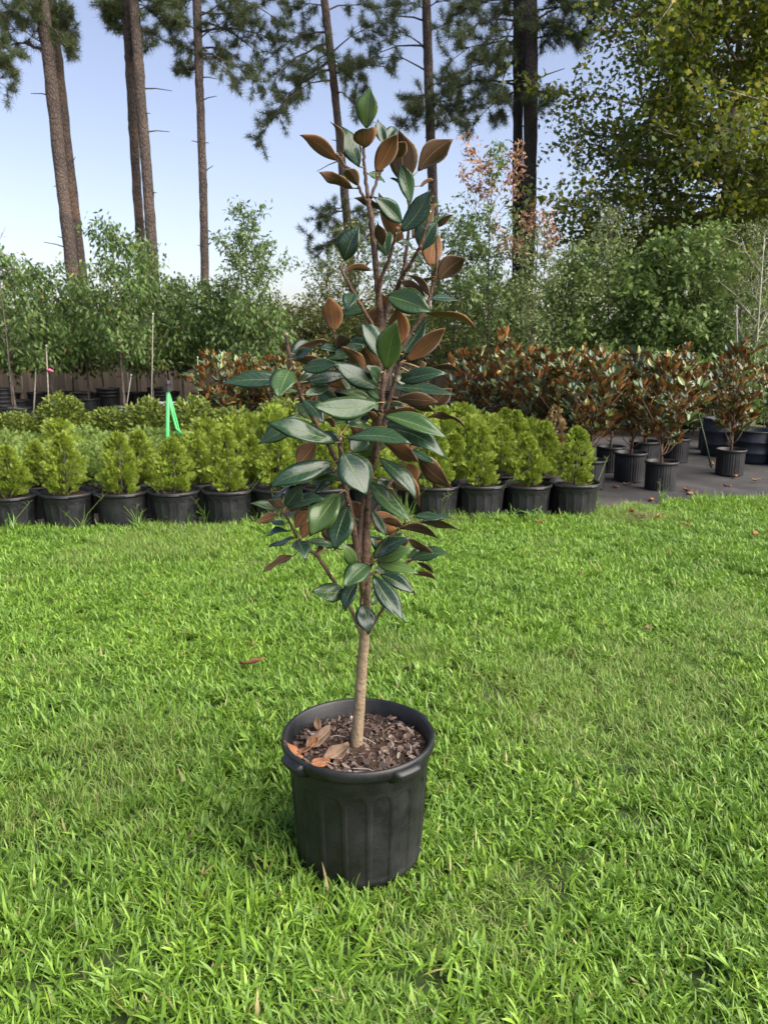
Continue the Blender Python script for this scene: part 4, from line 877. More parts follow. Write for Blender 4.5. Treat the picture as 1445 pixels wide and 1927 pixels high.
# branches: photo pixels, depth offset in cm (away from the camera is positive), radius in mm
BR = {
 'trunk': [(670, 1428, 0, 20.5), (671, 1400, 0, 18.5), (675, 1345, 0, 16.5), (681, 1260, 0, 15.5), (686, 1190, 0, 15), (688, 1100, 0, 14.5), (688, 1000, 0, 14), (690, 930, 0, 13.5), (697, 880, 1, 12.5), (706, 800, 2, 11.5), (713, 700, 3, 11), (717, 620, 3, 10.5), (711, 540, 2, 9.5), (704, 470, 1, 9), (697, 400, 0, 7.5), (692, 372, 0, 7)],
 'a': [(692, 372, 0, 6), (687, 330, 0, 5), (685, 300, 0, 4.5), (684, 268, 0, 4)],
 'b': [(690, 380, 0, 5), (679, 360, -2, 4.2), (662, 320, -3, 3.6), (648, 310, -4, 3.6), (634, 288, -5, 3.2)],
 'c': [(698, 372, 0, 5), (707, 345, 2, 4.2), (716, 323, 3, 3.8), (731, 302, 4, 3.2)],
 'd': [(716, 632, 3, 9), (728, 585, 5, 7), (745, 548, 6, 6.5), (760, 505, 6, 6), (767, 455, 6, 5), (769, 395, 5, 4), (765, 345, 5, 3)],
 'e': [(748, 545, 6, 6.5), (762, 513, 3, 6), (784, 477, 0, 5.5), (794, 455, -1, 5), (802, 423, -2, 4.5), (808, 397, -3, 4)],
 'f': [(709, 760, 2, 9), (735, 690, 6, 7.5), (765, 640, 8, 7), (790, 600, 8, 6.5), (803, 580, 8, 6), (810, 555, 8, 5.5), (819, 514, 8, 5), (822, 474, 8, 4.5), (822, 425, 8, 3.5)],
 'g': [(711, 560, 2, 6.5), (719, 517, 0, 5.5), (732, 488, -2, 5), (741, 457, -3, 4.5), (748, 428, -4, 4)],
 'h': [(714, 655, 3, 6.5), (701, 614, 0, 5.5), (666, 552, -3, 5), (640, 503, -5, 4)],
 'i': [(697, 888, 0, 9), (709, 830, -5, 8.5), (716, 770, -8, 8), (722, 701, -10, 7.5)],
 'j': [(699, 885, 1, 9), (718, 815, -2, 8), (732, 755, -4, 7), (745, 710, -5, 6), (754, 680, -6, 5)],
 'k': [(684, 1120, 0, 10), (674, 1060, -3, 9), (663, 975, -6, 8.5), (650, 918, -8, 8), (643, 870, -10, 7.5), (638, 824, -11, 7)],
 'l': [(646, 900, -9, 7), (632, 862, -8, 7), (598, 802, -6, 6.5), (585, 780, -5, 6.2), (567, 743, -5, 6), (561, 728, -5, 6), (549, 690, -5, 5.8), (543, 662, -5, 5.5), (538, 628, -5, 5.2)],
 'm': [(675, 1050, -3, 8), (677, 1004, -3, 7.5), (683, 945, -1, 7), (696, 892, 1, 6.5)],
 'n': [(683, 1200, 0, 6), (660, 1145, -2, 5.5), (631, 1097, -4, 5.2), (614, 1072, -5, 5.2), (596, 1045, -6, 5), (580, 1034, -7, 4.8), (560, 1011, -8, 4.5), (546, 985, -9, 4), (535, 966, -10, 3.5)],
 'o': [(690, 1195, 0, 5.5), (698, 1184, -2, 5), (720, 1146, -6, 4.2), (735, 1120, -8, 3.5)],
 'p': [(690, 990, 0, 7), (726, 923, 3, 6.5), (736, 907, 4, 6), (751, 884, 5, 5.5), (770, 846, 6, 5), (782, 822, 6, 4)],
 'q': [(689, 1068, 0, 6.5), (715, 1030, 3, 5.5), (745, 1000, 5, 4.5), (760, 987, 5, 4)],
 'r': [(690, 1085, -1, 5), (697, 1068, -4, 4.5), (702, 1058, -6, 4)],
 's': [(697, 1080, 0, 4.5), (740, 1068, 4, 4), (772, 1056, 5, 3.5)],
 't': [(716, 650, 3, 6), (690, 690, 2, 5), (650, 680, 0, 4.5), (632, 640, -1, 4), (625, 615, -2, 3.2)],
}
nodes = []                                        # (px, py, depth cm, point) along every branch
for nm, pts in BR.items():
    ln = smooth_line(pts, 6); q3 = [rel(P(x, y, HY + d / 100)) for x, y, d, r in ln]
    q3 = [q + Vector(rng.normal(0, .0008, 3)) for q in q3]
    rad = [r / 1000 * (.97 if y > 1000 else .86) * (1 + .025 * math.sin(i * 2.1)) for i, (x, y, d, r) in enumerate(ln)]
    if nm == 'trunk': q3[0] = q3[0] - Vector((0, 0, .03))
    mb = MB(); mb.tube(q3, rad, 14 if nm == 'trunk' else 9)
    o = link('trunk' if nm == 'trunk' else 'branch', mb.mesh('branch', M['hero_bark'], True), hero)
    if nm in 'begikl' and nm != 'trunk':          # pruned ends
        cb = MB(); d = (q3[-1] - q3[-2]).normalized(); cb.tube([q3[-1] - d * .003, q3[-1] + d * .0012], [rad[-1] * 1.02, rad[-1] * .9], 9); link('pruning_cut', cb.mesh('cut', M['cut_wood']), o)
    k0 = 14 if nm == 'trunk' else 2
    for (x, y, d, r), q in list(zip(ln, q3))[k0:]: nodes.append((x, y, d, q))
NP = np.array([(n[0], n[1]) for n in nodes])

# leaves: base x, y, tip x, y, apparent width, side seen (g upper / b under), depth of base, depth of tip relative to the branch (cm), [bow, fold]
LV = [
 (690, 243, 696, 167, 40, 'g', 1, 0), (687, 278, 690, 243, 38, 'b', -1, -9), (676, 315, 640, 238, 34, 'g', 0, 2), (646, 292, 625, 231, 13, 'b', 0, 1), (638, 303, 569, 255, 25, 'b', 0, -2), (666, 355, 604, 325, 20, 'b', 0, -3), (675, 350, 653, 320, 25, 'b', -2, -9),
 (725, 275, 712, 224, 22, 'g', 2, 4), (725, 273, 746, 240, 22, 'g', 2, 6), (707, 326, 745, 253, 33, 'b', -2, -6), (762, 348, 752, 250, 50, 'b', 2, 0), (734, 300, 763, 266, 27, 'b', 0, -5), (785, 323, 848, 264, 43, 'b', -1, -3), (772, 384, 754, 308, 28, 'g', -2, -4), (754, 437, 806, 359, 36, 'g', -3, -5), (758, 420, 707, 372, 32, 'g', -2, -6), (759, 462, 718, 367, 30, 'b', 1, 1), (722, 396, 670, 371, 15, 'b', 1, 2), (775, 449, 819, 386, 40, 'b', 0, 3), (762, 358, 735, 335, 7, 'b', 0, -3), (790, 350, 814, 338, 8, 'b', 0, 3), (822, 427, 850, 402, 12, 'b', 0, -4), (824, 420, 838, 402, 10, 'g', 1, 3), (690, 326, 723, 341, 13, 'g', 3, 8),
 (648, 492, 674, 427, 43, 'g', 0, -1), (699, 509, 646, 514, 14, 'b', -1, -6), (728, 482, 733, 435, 28, 'g', 1, 5), (718, 463, 712, 420, 21, 'b', -1, -7), (793, 473, 821, 418, 40, 'g', 2, 3), (808, 501, 819, 432, 38, 'b', 1, 3), (822, 528, 873, 487, 38, 'b', -1, -4), (795, 537, 820, 521, 9, 'b', 0, -6), (726, 556, 806, 583, 48, 'g', -4, -9), (755, 529, 798, 557, 15, 'b', -2, -6), (765, 517, 807, 556, 15, 'b', -2, -8), (721, 533, 746, 524, 7, 'g', 3, 9), (807, 563, 874, 571, 9, 'g', 0, 4), (800, 588, 892, 611, 14, 'b', 0, -4), (666, 551, 654, 581, 27, 'g', 0, -7), (697, 577, 643, 590, 18, 'g', 1, 3), (726, 583, 686, 608, 26, 'b', 3, 6), (777, 469, 748, 457, 11, 'g', 0, -4), (771, 478, 799, 494, 14, 'g', 2, 7), (714, 552, 733, 588, 20, 'b', 4, 6),
 (716, 677, 682, 607, 36, 'g', -8, -8), (726, 698, 745, 608, 42, 'g', -2, -7), (757, 650, 747, 579, 36, 'b', 0, -2), (758, 668, 801, 605, 36, 'g', 0, 2), (762, 680, 834, 618, 35, 'b', 0, -5), (812, 650, 829, 656, 12, 'b', 3, 3), (692, 706, 644, 653, 26, 'b', -6, -12), (713, 731, 628, 681, 34, 'g', -6, -12), (568, 694, 630, 684, 26, 'g', -3, -9), (714, 716, 690, 688, 22, 'g', -4, -9), (712, 697, 682, 650, 32, 'b', -3, -4), (688, 650, 617, 674, 24, 'g', -4, -6), (700, 648, 655, 640, 20, 'g', 0, 3), (751, 716, 835, 702, 29, 'g', -1, -6), (725, 726, 848, 740, 19, 'g', -3, -8), (748, 749, 820, 755, 26, 'b', -2, -6), (808, 763, 848, 732, 26, 'b', 4, 2), (730, 769, 790, 754, 14, 'g', 0, 3), (766, 762, 821, 776, 15, 'b', -1, -6), (800, 696, 866, 698, 12, 'b', 2, -3), (793, 702, 793, 679, 13, 'b', 4, 6), (714, 757, 594, 761, 39, 'g', -5, -9), (699, 753, 638, 738, 18, 'g', -1, -2), (714, 750, 686, 722, 20, 'g', -3, -7),
 (720, 781, 835, 821, 32, 'g', -4, -9), (718, 774, 798, 783, 11, 'b', -1, -4), (800, 788, 874, 804, 11, 'b', 3, 0), (722, 805, 835, 859, 36, 'g', -5, -13), (648, 823, 766, 832, 26, 'g', -3, -9), (704, 806, 627, 797, 17, 'g', -3, -6), (718, 828, 786, 867, 26, 'b', -2, -7), (774, 845, 849, 914, 30, 'b', -1, -7), (775, 846, 815, 868, 15, 'g', -2, -7), (712, 860, 781, 936, 28, 'g', -5, -10), (715, 876, 792, 949, 14, 'b', -3, -5), (766, 872, 783, 908, 27, 'b', -1, -4), (693, 905, 771, 980, 32, 'g', -5, -11),
 (644, 849, 689, 927, 57, 'g', -5, -9), (628, 870, 511, 914, 38, 'g', -3, -8), (622, 880, 526, 921, 14, 'g', -1, -4), (632, 834, 509, 795, 35, 'g', -2, -6), (566, 777, 488, 831, 37, 'g', 0, -3), (595, 831, 560, 875, 36, 'b', 1, -3), (637, 841, 607, 811, 26, 'g', 1, 4), (570, 751, 608, 795, 32, 'g', -2, -8), (571, 743, 620, 726, 20, 'g', 0, 4), (576, 718, 650, 708, 24, 'g', 1, 3), (552, 716, 423, 720, 32, 'g', -1, -2), (546, 695, 525, 743, 44, 'g', -3, -12), (561, 735, 516, 747, 9, 'g', -2, -8), (548, 670, 580, 640, 26, 'g', 1, 5), (552, 667, 613, 642, 14, 'b', -1, -4), (549, 676, 587, 657, 18, 'g', -2, -6), (553, 677, 604, 675, 20, 'b', 0, -5), (630, 624, 620, 562, 36, 'b', 0, -1), (633, 656, 653, 636, 22, 'b', 0, -7), (636, 661, 603, 656, 13, 'g', -1, -6),
 (528, 959, 473, 947, 16, 'g', 0, -2), (536, 957, 504, 941, 15, 'b', -1, -6), (537, 955, 568, 914, 32, 'g', -1, -3), (538, 959, 606, 937, 19, 'g', -1, -5), (542, 962, 588, 953, 10, 'b', 0, 1), (526, 966, 485, 980, 16, 'b', 0, -4), (512, 943, 535, 923, 9, 'g', 2, 5), (536, 988, 509, 978, 10, 'g', 0, 4), (546, 1000, 501, 1010, 11, 'g', 0, 2), (557, 1012, 508, 1028, 10, 'g', 0, 3), (559, 1016, 574, 1053, 30, 'g', -2, -9), (556, 1044, 498, 1074, 14, 'b', 0, -4), (556, 994, 580, 961, 26, 'b', 2, 4), (568, 1014, 583, 982, 20, 'b', 2, 4), (574, 1018, 630, 1028, 16, 'g', 2, 4), (622, 1020, 607, 994, 18, 'b', 4, 6), (610, 1032, 592, 1041, 12, 'b', 3, 0), (640, 1035, 607, 1030, 10, 'g', 2, 4),
 (639, 928, 585, 1003, 52, 'g', -4, -10), (654, 954, 630, 1030, 44, 'g', -3, -8), (667, 1068, 643, 1024, 22, 'g', -2, -5), (694, 1062, 650, 1103, 38, 'g', -3, -10), (654, 1114, 591, 1113, 33, 'g', -3, -6), (672, 1096, 650, 1148, 28, 'g', -4, -8), (680, 1137, 693, 1190, 35, 'g', -6, -10), (701, 1081, 757, 1165, 35, 'g', -6, -12), (698, 1104, 739, 1163, 12, 'g', -3, -4), (732, 1140, 766, 1171, 12, 'g', -1, -2), (714, 1081, 776, 1114, 28, 'g', -5, -8), (707, 1058, 782, 1075, 22, 'g', -5, -10), (706, 1056, 775, 1032, 24, 'g', -4, -7), (702, 1055, 769, 1014, 26, 'g', -5, -9), (702, 1053, 755, 1003, 22, 'g', -2, -4), (771, 1055, 849, 1043, 21, 'g', -1, -4), (765, 1052, 802, 1032, 16, 'g', 0, 2), (768, 1014, 813, 1039, 14, 'b', 0, -3), (750, 996, 829, 1017, 14, 'b', -1, -6), (776, 970, 832, 975, 14, 'g', -1, -4), (785, 983, 859, 979, 10, 'g', 0, -3), (790, 984, 867, 999, 10, 'b', 1, 0), (784, 1058, 819, 1080, 8, 'b', 0, -3), (776, 1079, 822, 1092, 10, 'b', 0, -4), (697, 970, 747, 976, 22, 'b', 2, 6), (718, 978, 757, 989, 16, 'b', 2, 0), (697, 981, 747, 1006, 26, 'b', 3, 6), (697, 959, 726, 1006, 18, 'g', -2, -5), (695, 1010, 717, 1028, 27, 'g', 4, 7), (680, 976, 664, 944, 27, 'b', 4, 7), (672, 1046, 655, 1025, 16, 'b', 2, 5), (698, 1140, 717, 1118, 18, 'g', 1, 5), (706, 1071, 730, 1073, 14, 'g', -1, 3),
 (632, 886, 580, 901, 16, 'g', 2, 5), (640, 896, 584, 912, 20, 'g', 2, 4), (630, 906, 592, 929, 14, 'g', 2, 0), (640, 906, 619, 876, 16, 'b', 2, 6), (660, 851, 692, 820, 36, 'g', 6, 9), (688, 866, 698, 824, 18, 'g', 3, 6), (655, 800, 683, 768, 24, 'g', 6, 9), (682, 800, 693, 768, 18, 'g', 3, 4), (709, 800, 696, 774, 16, 'b', -2, -7), (752, 806, 728, 794, 16, 'g', 3, 6), (744, 810, 781, 813, 10, 'g', 0, 4), (672, 791, 611, 786, 16, 'g', 2, 4), (632, 801, 609, 790, 14, 'b', 3, 5), (664, 742, 640, 700, 26, 'g', 6, 9), (676, 705, 656, 668, 24, 'b', 6, 8), (735, 700, 772, 725, 26, 'g', 6, 8), (742, 840, 800, 826, 24, 'b', 6, 8), (700, 842, 660, 800, 24, 'b', 8, 10), (600, 690, 650, 730, 26, 'b', 4, 8), (655, 930, 610, 965, 26, 'g', 5, 9), (716, 850, 745, 800, 24, 'g', 6, 10), (745, 930, 720, 990, 22, 'g', 5, 8), (690, 1000, 660, 985, 20, 'b', 5, 8), (770, 1010, 735, 1045, 22, 'b', 4, 8),
 (700, 930, 668, 892, 34, 'g', 4, 7), (690, 960, 650, 1000, 28, 'b', 5, 8), (708, 900, 745, 930, 30, 'g', 4, 8), (728, 780, 690, 740, 34, 'g', 3, 6), (712, 820, 680, 860, 34, 'g', 3, 6), (640, 770, 600, 735, 28, 'g', 5, 8), (560, 720, 600, 700, 24, 'g', 3, 6), (700, 1020, 740, 1040, 26, 'b', 4, 7), (755, 700, 790, 730, 26, 'b', 4, 8), (740, 760, 775, 790, 26, 'g', 4, 7), (680, 990, 640, 960, 26, 'g', 6, 9), (735, 905, 770, 925, 22, 'b', 1, 4), (590, 790, 560, 760, 24, 'g', 3, 6), (745, 640, 700, 640, 22, 'b', 3, 6), (790, 600, 760, 630, 22, 'g', 2, 5)]
def leaf(b, t, W, nrm, att, bow, fold, wave, seed):
    NL, NW = 10, 3; ax = t - b; L = ax.length; a = ax / L; n = (nrm - a * nrm.dot(a)).normalized(); s = n.cross(a)
    us = [k / NW for k in range(-NW, NW + 1)]; V = []; UV = []; ph = rl.uniform(0, 6.28); asym = rl.random(); tw = rl.gauss(0, .32); hook = rl.uniform(.05, .5); lat = rl.gauss(0, .035); per = rl.uniform(5.5, 11); bs = rl.uniform(.75, 1.5)
    def pt(tt, u, off):
        w = W / 2 * 1.05 * (math.sin(math.pi * tt ** .97) ** .95) * (1 - .35 * max(0, tt - .70) / .30) if 0 < tt < 1 else 0
        w *= 1 + (asym - .5) * .22 * (1 if u > 0 else -1)
        mid = b + a * (L * tt) + s * (lat * L * math.sin(math.pi * tt)) + n * (bow * L * 4 * tt ** bs * (1 - tt ** bs) - hook * L * max(0, tt - .72) ** 1.5)
        n_, s_ = n * math.cos(tw * (tt - .5) * 2) + s * math.sin(tw * (tt - .5) * 2), s * math.cos(tw * (tt - .5) * 2) - n * math.sin(tw * (tt - .5) * 2)
        e = abs(u) * w; return mid + s_ * (u * w * math.cos(fold)) + n_ * (e * math.sin(fold) * (1 - .55 * abs(u)) + wave * L * u * u * math.sin(ph + tt * per + (2.0 if u > 0 else 0)) + off)
    top = []; bot = []; F = []; MI = []
    def add(p, u, v): V.append(p); UV.append((u, v)); return len(V) - 1
    st = add(pt(0, 0, 0), 0, 0); en = add(pt(1, 0, 0), 0, 1)
    for i in range(1, NL):
        tt = i / NL; rt = []; rb = []
        for u in us:
            k = add(pt(tt, u, 0), u, tt); rt.append(k); rb.append(k if abs(u) == 1 else add(pt(tt, u, -.0011), u, tt))
        top.append(rt); bot.append(rb)
    for rows, flip, mi in ((top, False, 0), (bot, True, 1)):
        def q(f): 
            for g in ([f] if len(f) == 3 else [(f[0], f[1], f[2]), (f[0], f[2], f[3])]): F.append(tuple(reversed(g)) if flip else tuple(g)); MI.append(mi)
        m = len(us) - 1
        for j in range(m): q((st, rows[0][j + 1], rows[0][j])); q((en, rows[-1][j], rows[-1][j + 1]))
        for i in range(len(rows) - 1):
            for j in range(m): q((rows[i][j], rows[i][j + 1], rows[i + 1][j + 1], rows[i + 1][j]))
    o = len(V); c = att.lerp(b, .55) + n * .004 - a * min(.008, (b - att).length * .2)
    vs, fs = tube_arrays([att, c, b + a * .004], [.0024, .0019, .0013], 6, True)
    V += vs; UV += [(0.5, 0.5)] * len(vs); F += [tuple(i + o for i in f) for f in fs]; MI += [2] * len(fs)
    me = bpy.data.meshes.new('leaf'); me.from_pydata([tuple(v) for v in V], [], F)
    for mt in (M['hero_top'], M['hero_under'], M['petiole']): me.materials.append(mt)
    me.polygons.foreach_set('material_index', MI); me.polygons.foreach_set('use_smooth', [True] * len(F))
    uvl = me.uv_layers.new(name='UVMap'); idx = [v for f in F for v in f]; uvl.data.foreach_set('uv', [c for i in idx for c in UV[i]]); me.update()
    return link('leaf', me, hero)
camp = rel(Vector((0, 0, CAM_H))); rl = random.Random(5)
for k, (bx, by, tx, ty, w, side, d0, d1) in enumerate(LV):
    dist = np.hypot(NP[:, 0] - bx, NP[:, 1] - by); j = int(np.argmin(dist)); bd = nodes[j][2]
    B = rel(P(bx, by, HY + (bd + d0) / 100)); T = rel(P(tx, ty, HY + (bd + d1) / 100)); T = B + (T - B) * 1.07; L = (T - B).length
    ppm = 1447 / ((camp - B).dot(Vector((0, -CP, SP)))); app = w * 1.10 / ppm; W = max(app * 1.06, min(.36 * L, .056), .028)
    c = min(1, app / W); a = (T - B).normalized(); v = (camp - (B + T) / 2).normalized(); v = (v - a * v.dot(a)).normalized(); s = a.cross(v)
    r = math.acos(c); sg = 1 if side == 'g' else -1; n1 = v * (c * sg) + s * math.sin(r); n2 = v * (c * sg) - s * math.sin(r); n = n1 if n1.z > n2.z else n2
    thin = c < .5
    leaf(B, T, W, n, nodes[j][3], rl.uniform(-.03, .13) + (.02 if thin else 0), rl.uniform(.05, .6), rl.uniform(.008, .050), k)

# ------------------------------------------------------------------ dead leaves in the pot and on the lawn
M['lawn_leaf'] = flat_mat('reddish_dry_leaf', (0.20, 0.075, 0.045), 0.75, (0.11, 0.045, 0.03), 30, 0.3, 0.004)
def dead(label, p, ang, L, W, tilt, roll, curl, mat, stem=True):
    t = thing('dead_leaf', label, 'dead leaf', p, ang); NL, NW = 8, 2; V = []; F = []; ph = random.uniform(0, 6)
    us = [k / NW for k in range(-NW, NW + 1)]; rot = Matrix.Rotation(-tilt, 3, 'Y') @ Matrix.Rotation(roll, 3, 'X')
    for i in range(NL + 1):
        q = i / NL; w = W / 2 * (math.sin(math.pi * min(.985, max(.03, q)) ** .92) ** .7)
        for u in us: V.append(rot @ Vector((L * q, u * w, curl * L * (4 * q * (q - 1) * .35 + u * u * .5) + .05 * L * u * math.sin(ph + q * 9))))
    m = len(us)
    for i in range(NL):
        for j in range(m - 1): F.append((i * m + j, (i + 1) * m + j, (i + 1) * m + j + 1, i * m + j + 1))
    lo = min(v.z for v in V); V = [v - Vector((0, 0, lo)) for v in V]
    me = bpy.data.meshes.new('blade'); me.from_pydata([tuple(v) for v in V], [], F); me.materials.append(mat); me.polygons.foreach_set('use_smooth', [True] * len(F)); me.update()
    o = link('blade', me, t); sm = o.modifiers.new('thickness', 'SOLIDIFY'); sm.thickness = .0008
    rb = MB(); rb.tube([V[i * m + NW] + Vector((0, 0, .0006)) for i in range(NL + 1)], [.0011] * NL + [.0005], 5); link('midrib', rb.mesh('midrib', M['petiole']), t)
    if stem:
        sb = MB(); p0 = V[NW]; sb.tube([p0, p0 + Vector((-.012, .003, .004)), p0 + Vector((-.03, .006, .002))], [.0014, .0012, .0012], 5); link('stalk', sb.mesh('stalk', M['dead_leaf_grey']), t)
    return t
def on_soil(px, py, z): return G(px, py, z)
dead('bright rust dead leaf leaning on the pot rim', on_soil(566, 1428, SOILZ + .014), R(148), .068, .040, .50, .25, .16, M['dead_leaf'])
dead('cupped orange-brown dead leaf on the mulch', on_soil(566, 1420, SOILZ + .016), R(52), .072, .046, .25, -.35, .22, M['dead_leaf'])
dead('long grey-brown dead leaf behind the orange ones on the mulch', on_soil(578, 1410, SOILZ + .018), R(55), .105, .044, .14, .2, .16, M['dead_leaf_grey'])
dead('crumpled tan dead leaf before the trunk on the mulch', on_soil(612, 1432, SOILZ + .014), R(38), .080, .050, .20, .2, .30, M['dead_leaf_grey'])
dead('small rust dead leaf by the front rim under the tan one', on_soil(586, 1440, SOILZ + .012), R(5), .050, .030, .1, .5, .2, M['dead_leaf'])
dead('dark curled dead leaf by the back rim of the pot', on_soil(598, 1376, SOILZ + .012), R(100), .040, .022, .6, .2, .5, M['dead_leaf_grey'])
dead('reddish-brown curled dead leaf lying on open lawn', G(452, 1252, .05), R(10), .105, .045, .16, -.6, .22, M['lawn_leaf'])
dead('small pale dead leaf lying on open lawn', G(1214, 1184, .055), R(30), .04, .025, .1, .4, .4, M['dead_leaf_grey'])
for k, (x, y) in enumerate(((1006 + 0, 985), (1240, 978), (1300, 992), (1425, 1005), (1180, 962))): dead('small dry brown leaf on the grass edge by the fabric', G(x, y, .045), k * 1.3, .09, .04, .05, .3, .5, M['dead_leaf'], False)['group'] = 'dry leaves by the fabric'
for k, (x, y) in enumerate(((1172, 913), (1163, 918), (1342, 873), (1347, 879), (1375, 918), (1385, 896), (1290, 931), (1302, 927), (1228, 940), (1415, 905))): dead('rust-brown leaf fallen on the black fabric', G(x, y, .012), k * 2.1, random.uniform(.06, .11), .04, .05, .3, .4, M['dead_leaf'] if k % 3 else M['dead_leaf_grey'], False)['group'] = 'leaves fallen on the fabric'

# ------------------------------------------------------------------ the lawn: real blades in small patches, spread over the ground
def blades(n, Rp, lmin, lmax, wmin, wmax, tilt, seed, z0=.025):
    r = np.random.default_rng(seed); a = r.uniform(0, 6.283, n); q = np.sqrt(r.uniform(0, 1, n)) * Rp
    # a few runners give the tufted, directional look of crabgrass
    hub = r.integers(0, max(1, n // 7), n); ha = r.uniform(0, 6.283, n // 7 + 1); hq = np.sqrt(r.uniform(0, 1, n // 7 + 1)) * Rp
    base = np.stack([hq[hub] * np.cos(ha[hub]) + r.normal(0, .010, n), hq[hub] * np.sin(ha[hub]) + r.normal(0, .010, n), r.uniform(0, z0, n)], 1)
    L = r.uniform(lmin, lmax, n) * r.uniform(.7, 1.15, n); W = r.uniform(wmin, wmax, n); ti = np.abs(r.normal(tilt, .28, n)); bend = r.uniform(.15, 1.1, n)
    h = np.stack([np.cos(a), np.sin(a), 0 * a], 1); s = np.stack([-np.sin(a), np.cos(a), 0 * a], 1); up = np.array([0, 0, 1.0])
    tw = r.uniform(-.6, .6, n); V = np.zeros((n, 9, 3)); p = base.copy(); ws = (.55, 1.0, .92, .60); seg = L / 4
    for k in range(5):
        an = np.minimum(ti + bend * k * .25, 1.95); d = h * np.sin(an)[:, None] + up * np.cos(an)[:, None]; nr = -h * np.cos(an)[:, None] + up * np.sin(an)[:, None]
        if k < 4:
            sd = s * np.cos(tw * k * .4)[:, None] + nr * np.sin(tw * k * .4)[:, None]; V[:, 2 * k] = p - sd * (W * ws[k] / 2)[:, None]; V[:, 2 * k + 1] = p + sd * (W * ws[k] / 2)[:, None]
        else: V[:, 8] = p
        p = p + d * seg[:, None]
    T = np.array([(0, 1, 3), (0, 3, 2), (2, 3, 5), (2, 5, 4), (4, 5, 7), (4, 7, 6), (6, 7, 8)])
    return V.reshape(-1, 3), (T[None] + (np.arange(n) * 9)[:, None, None]).reshape(-1, 3)
tiles = bpy.data.collections.new('grass_tiles'); TR = .16; NB, NF = 8, 5
for k in range(NB):
    V, T = blades(400, TR, .030, .060, .0028, .0052, .66, 100 + k); V2, T2 = blades(250, TR, .032, .070, .0055, .0096, .74, 150 + k); V, T = np.concatenate([V, V2]), np.concatenate([T, T2 + len(V)]); tiles.objects.link(bpy.data.objects.new('tile_%02d' % k, np_mesh('tile', V, T, M['grass'], True)))
for k in range(NF):
    V, T = blades(430, TR, .035, .07, .0018, .0034, .60, 200 + k); V2, T2 = blades(300, TR, .03, .065, .0032, .0055, .75, 300 + k)
    me = np_mesh('tile', np.concatenate([V, V2]), np.concatenate([T, T2 + len(V)]), [M['fine_grass'], M['grass']], True, np.concatenate([np.zeros(len(T)), np.ones(len(T2))]).astype(int))
    tiles.objects.link(bpy.data.objects.new('tile_%02d' % (NB + k), me))
gx, gy = np.meshgrid(np.arange(-7.5, 7.5, .165), np.arange(.35, 8.4, .165)); n = gx.size
gx = gx.ravel() + rng.uniform(-.07, .07, n); gy = gy.ravel() + rng.uniform(-.07, .07, n)
ok = (gy < edge_y(gx) + .02) & (np.abs(gx) < 1.6 + .72 * gy); gx, gy = gx[ok], gy[ok]; n = len(gx)
fine = np.sin(1.9 * gx + .7) * np.sin(2.3 * gy + 1.1 * gx + .2) + .5 * np.sin(4.3 * gx - 3.1 * gy) + rng.normal(0, .28, n)
for (px, py, rad) in ((930, 1720, .34), (1100, 1330, .45), (1290, 1300, .35), (250, 1030, .55)):
    c = G(px, py); fine += 1.6 * np.exp(-((gx - c.x) ** 2 + (gy - c.y) ** 2) / rad ** 2)
idx = np.where(fine > .85, NB + rng.integers(0, NF, n), rng.integers(0, NB, n)).astype(np.int32)
sc_ = .75 * np.exp(-((edge_y(gx) - gy) / .22) ** 2) * rng.uniform(.2, 1, n) + np.clip(.98 + .16 * np.sin(2.1 * gx + 1.0) * np.cos(1.7 * gy) + rng.normal(0, .09, n), .7, 1.35)
sc_ = sc_ + .45 * np.exp(-((np.hypot(gx - base.x, gy - base.y) - .24) / .09) ** 2) * rng.uniform(.1, 1, n)
z = wob(gx, gy) * (gy < 5.2) + .004
me = bpy.data.meshes.new('lawn_grass'); me.vertices.add(n); me.vertices.foreach_set('co', np.stack([gx, gy, z], 1).astype(np.float32).ravel())
at = me.attributes.new('idx', 'INT', 'POINT'); at.data.foreach_set('value', idx)
at = me.attributes.new('rot', 'FLOAT_VECTOR', 'POINT'); at.data.foreach_set('vector', np.stack([rng.normal(0, .06, n), rng.normal(0, .06, n), rng.uniform(0, 6.283, n)], 1).astype(np.float32).ravel())
at = me.attributes.new('scl', 'FLOAT_VECTOR', 'POINT'); at.data.foreach_set('vector', np.stack([np.ones(n), np.ones(n), sc_], 1).astype(np.float32).ravel())
lawn_o = stuff(link('lawn_grass', me)); tag(lawn_o, 'bright green mown grass covering the lawn', 'grass')
ng = bpy.data.node_groups.new('spread_grass', 'GeometryNodeTree')
ng.interface.new_socket('Geometry', in_out='INPUT', socket_type='NodeSocketGeometry'); ng.interface.new_socket('Geometry', in_out='OUTPUT', socket_type='NodeSocketGeometry')
gi = ng.nodes.new('NodeGroupInput'); go = ng.nodes.new('NodeGroupOutput'); iop = ng.nodes.new('GeometryNodeInstanceOnPoints'); ci = ng.nodes.new('GeometryNodeCollectionInfo')
ci.inputs['Collection'].default_value = tiles; ci.inputs['Separate Children'].default_value = True; ci.inputs['Reset Children'].default_value = True
def named(nm, ty):
    q = ng.nodes.new('GeometryNodeInputNamedAttribute'); q.data_type = ty; q.inputs['Name'].default_value = nm; return q.outputs['Attribute']
iop.inputs['Pick Instance'].default_value = True
ng.links.new(gi.outputs[0], iop.inputs['Points']); ng.links.new(ci.outputs[0], iop.inputs['Instance']); ng.links.new(named('idx', 'INT'), iop.inputs['Instance Index'])
ng.links.new(named('rot', 'FLOAT_VECTOR'), iop.inputs['Rotation']); ng.links.new(named('scl', 'FLOAT_VECTOR'), iop.inputs['Scale']); ng.links.new(iop.outputs[0], go.inputs[0])
lawn_o.modifiers.new('spread', 'NODES').node_group = ng

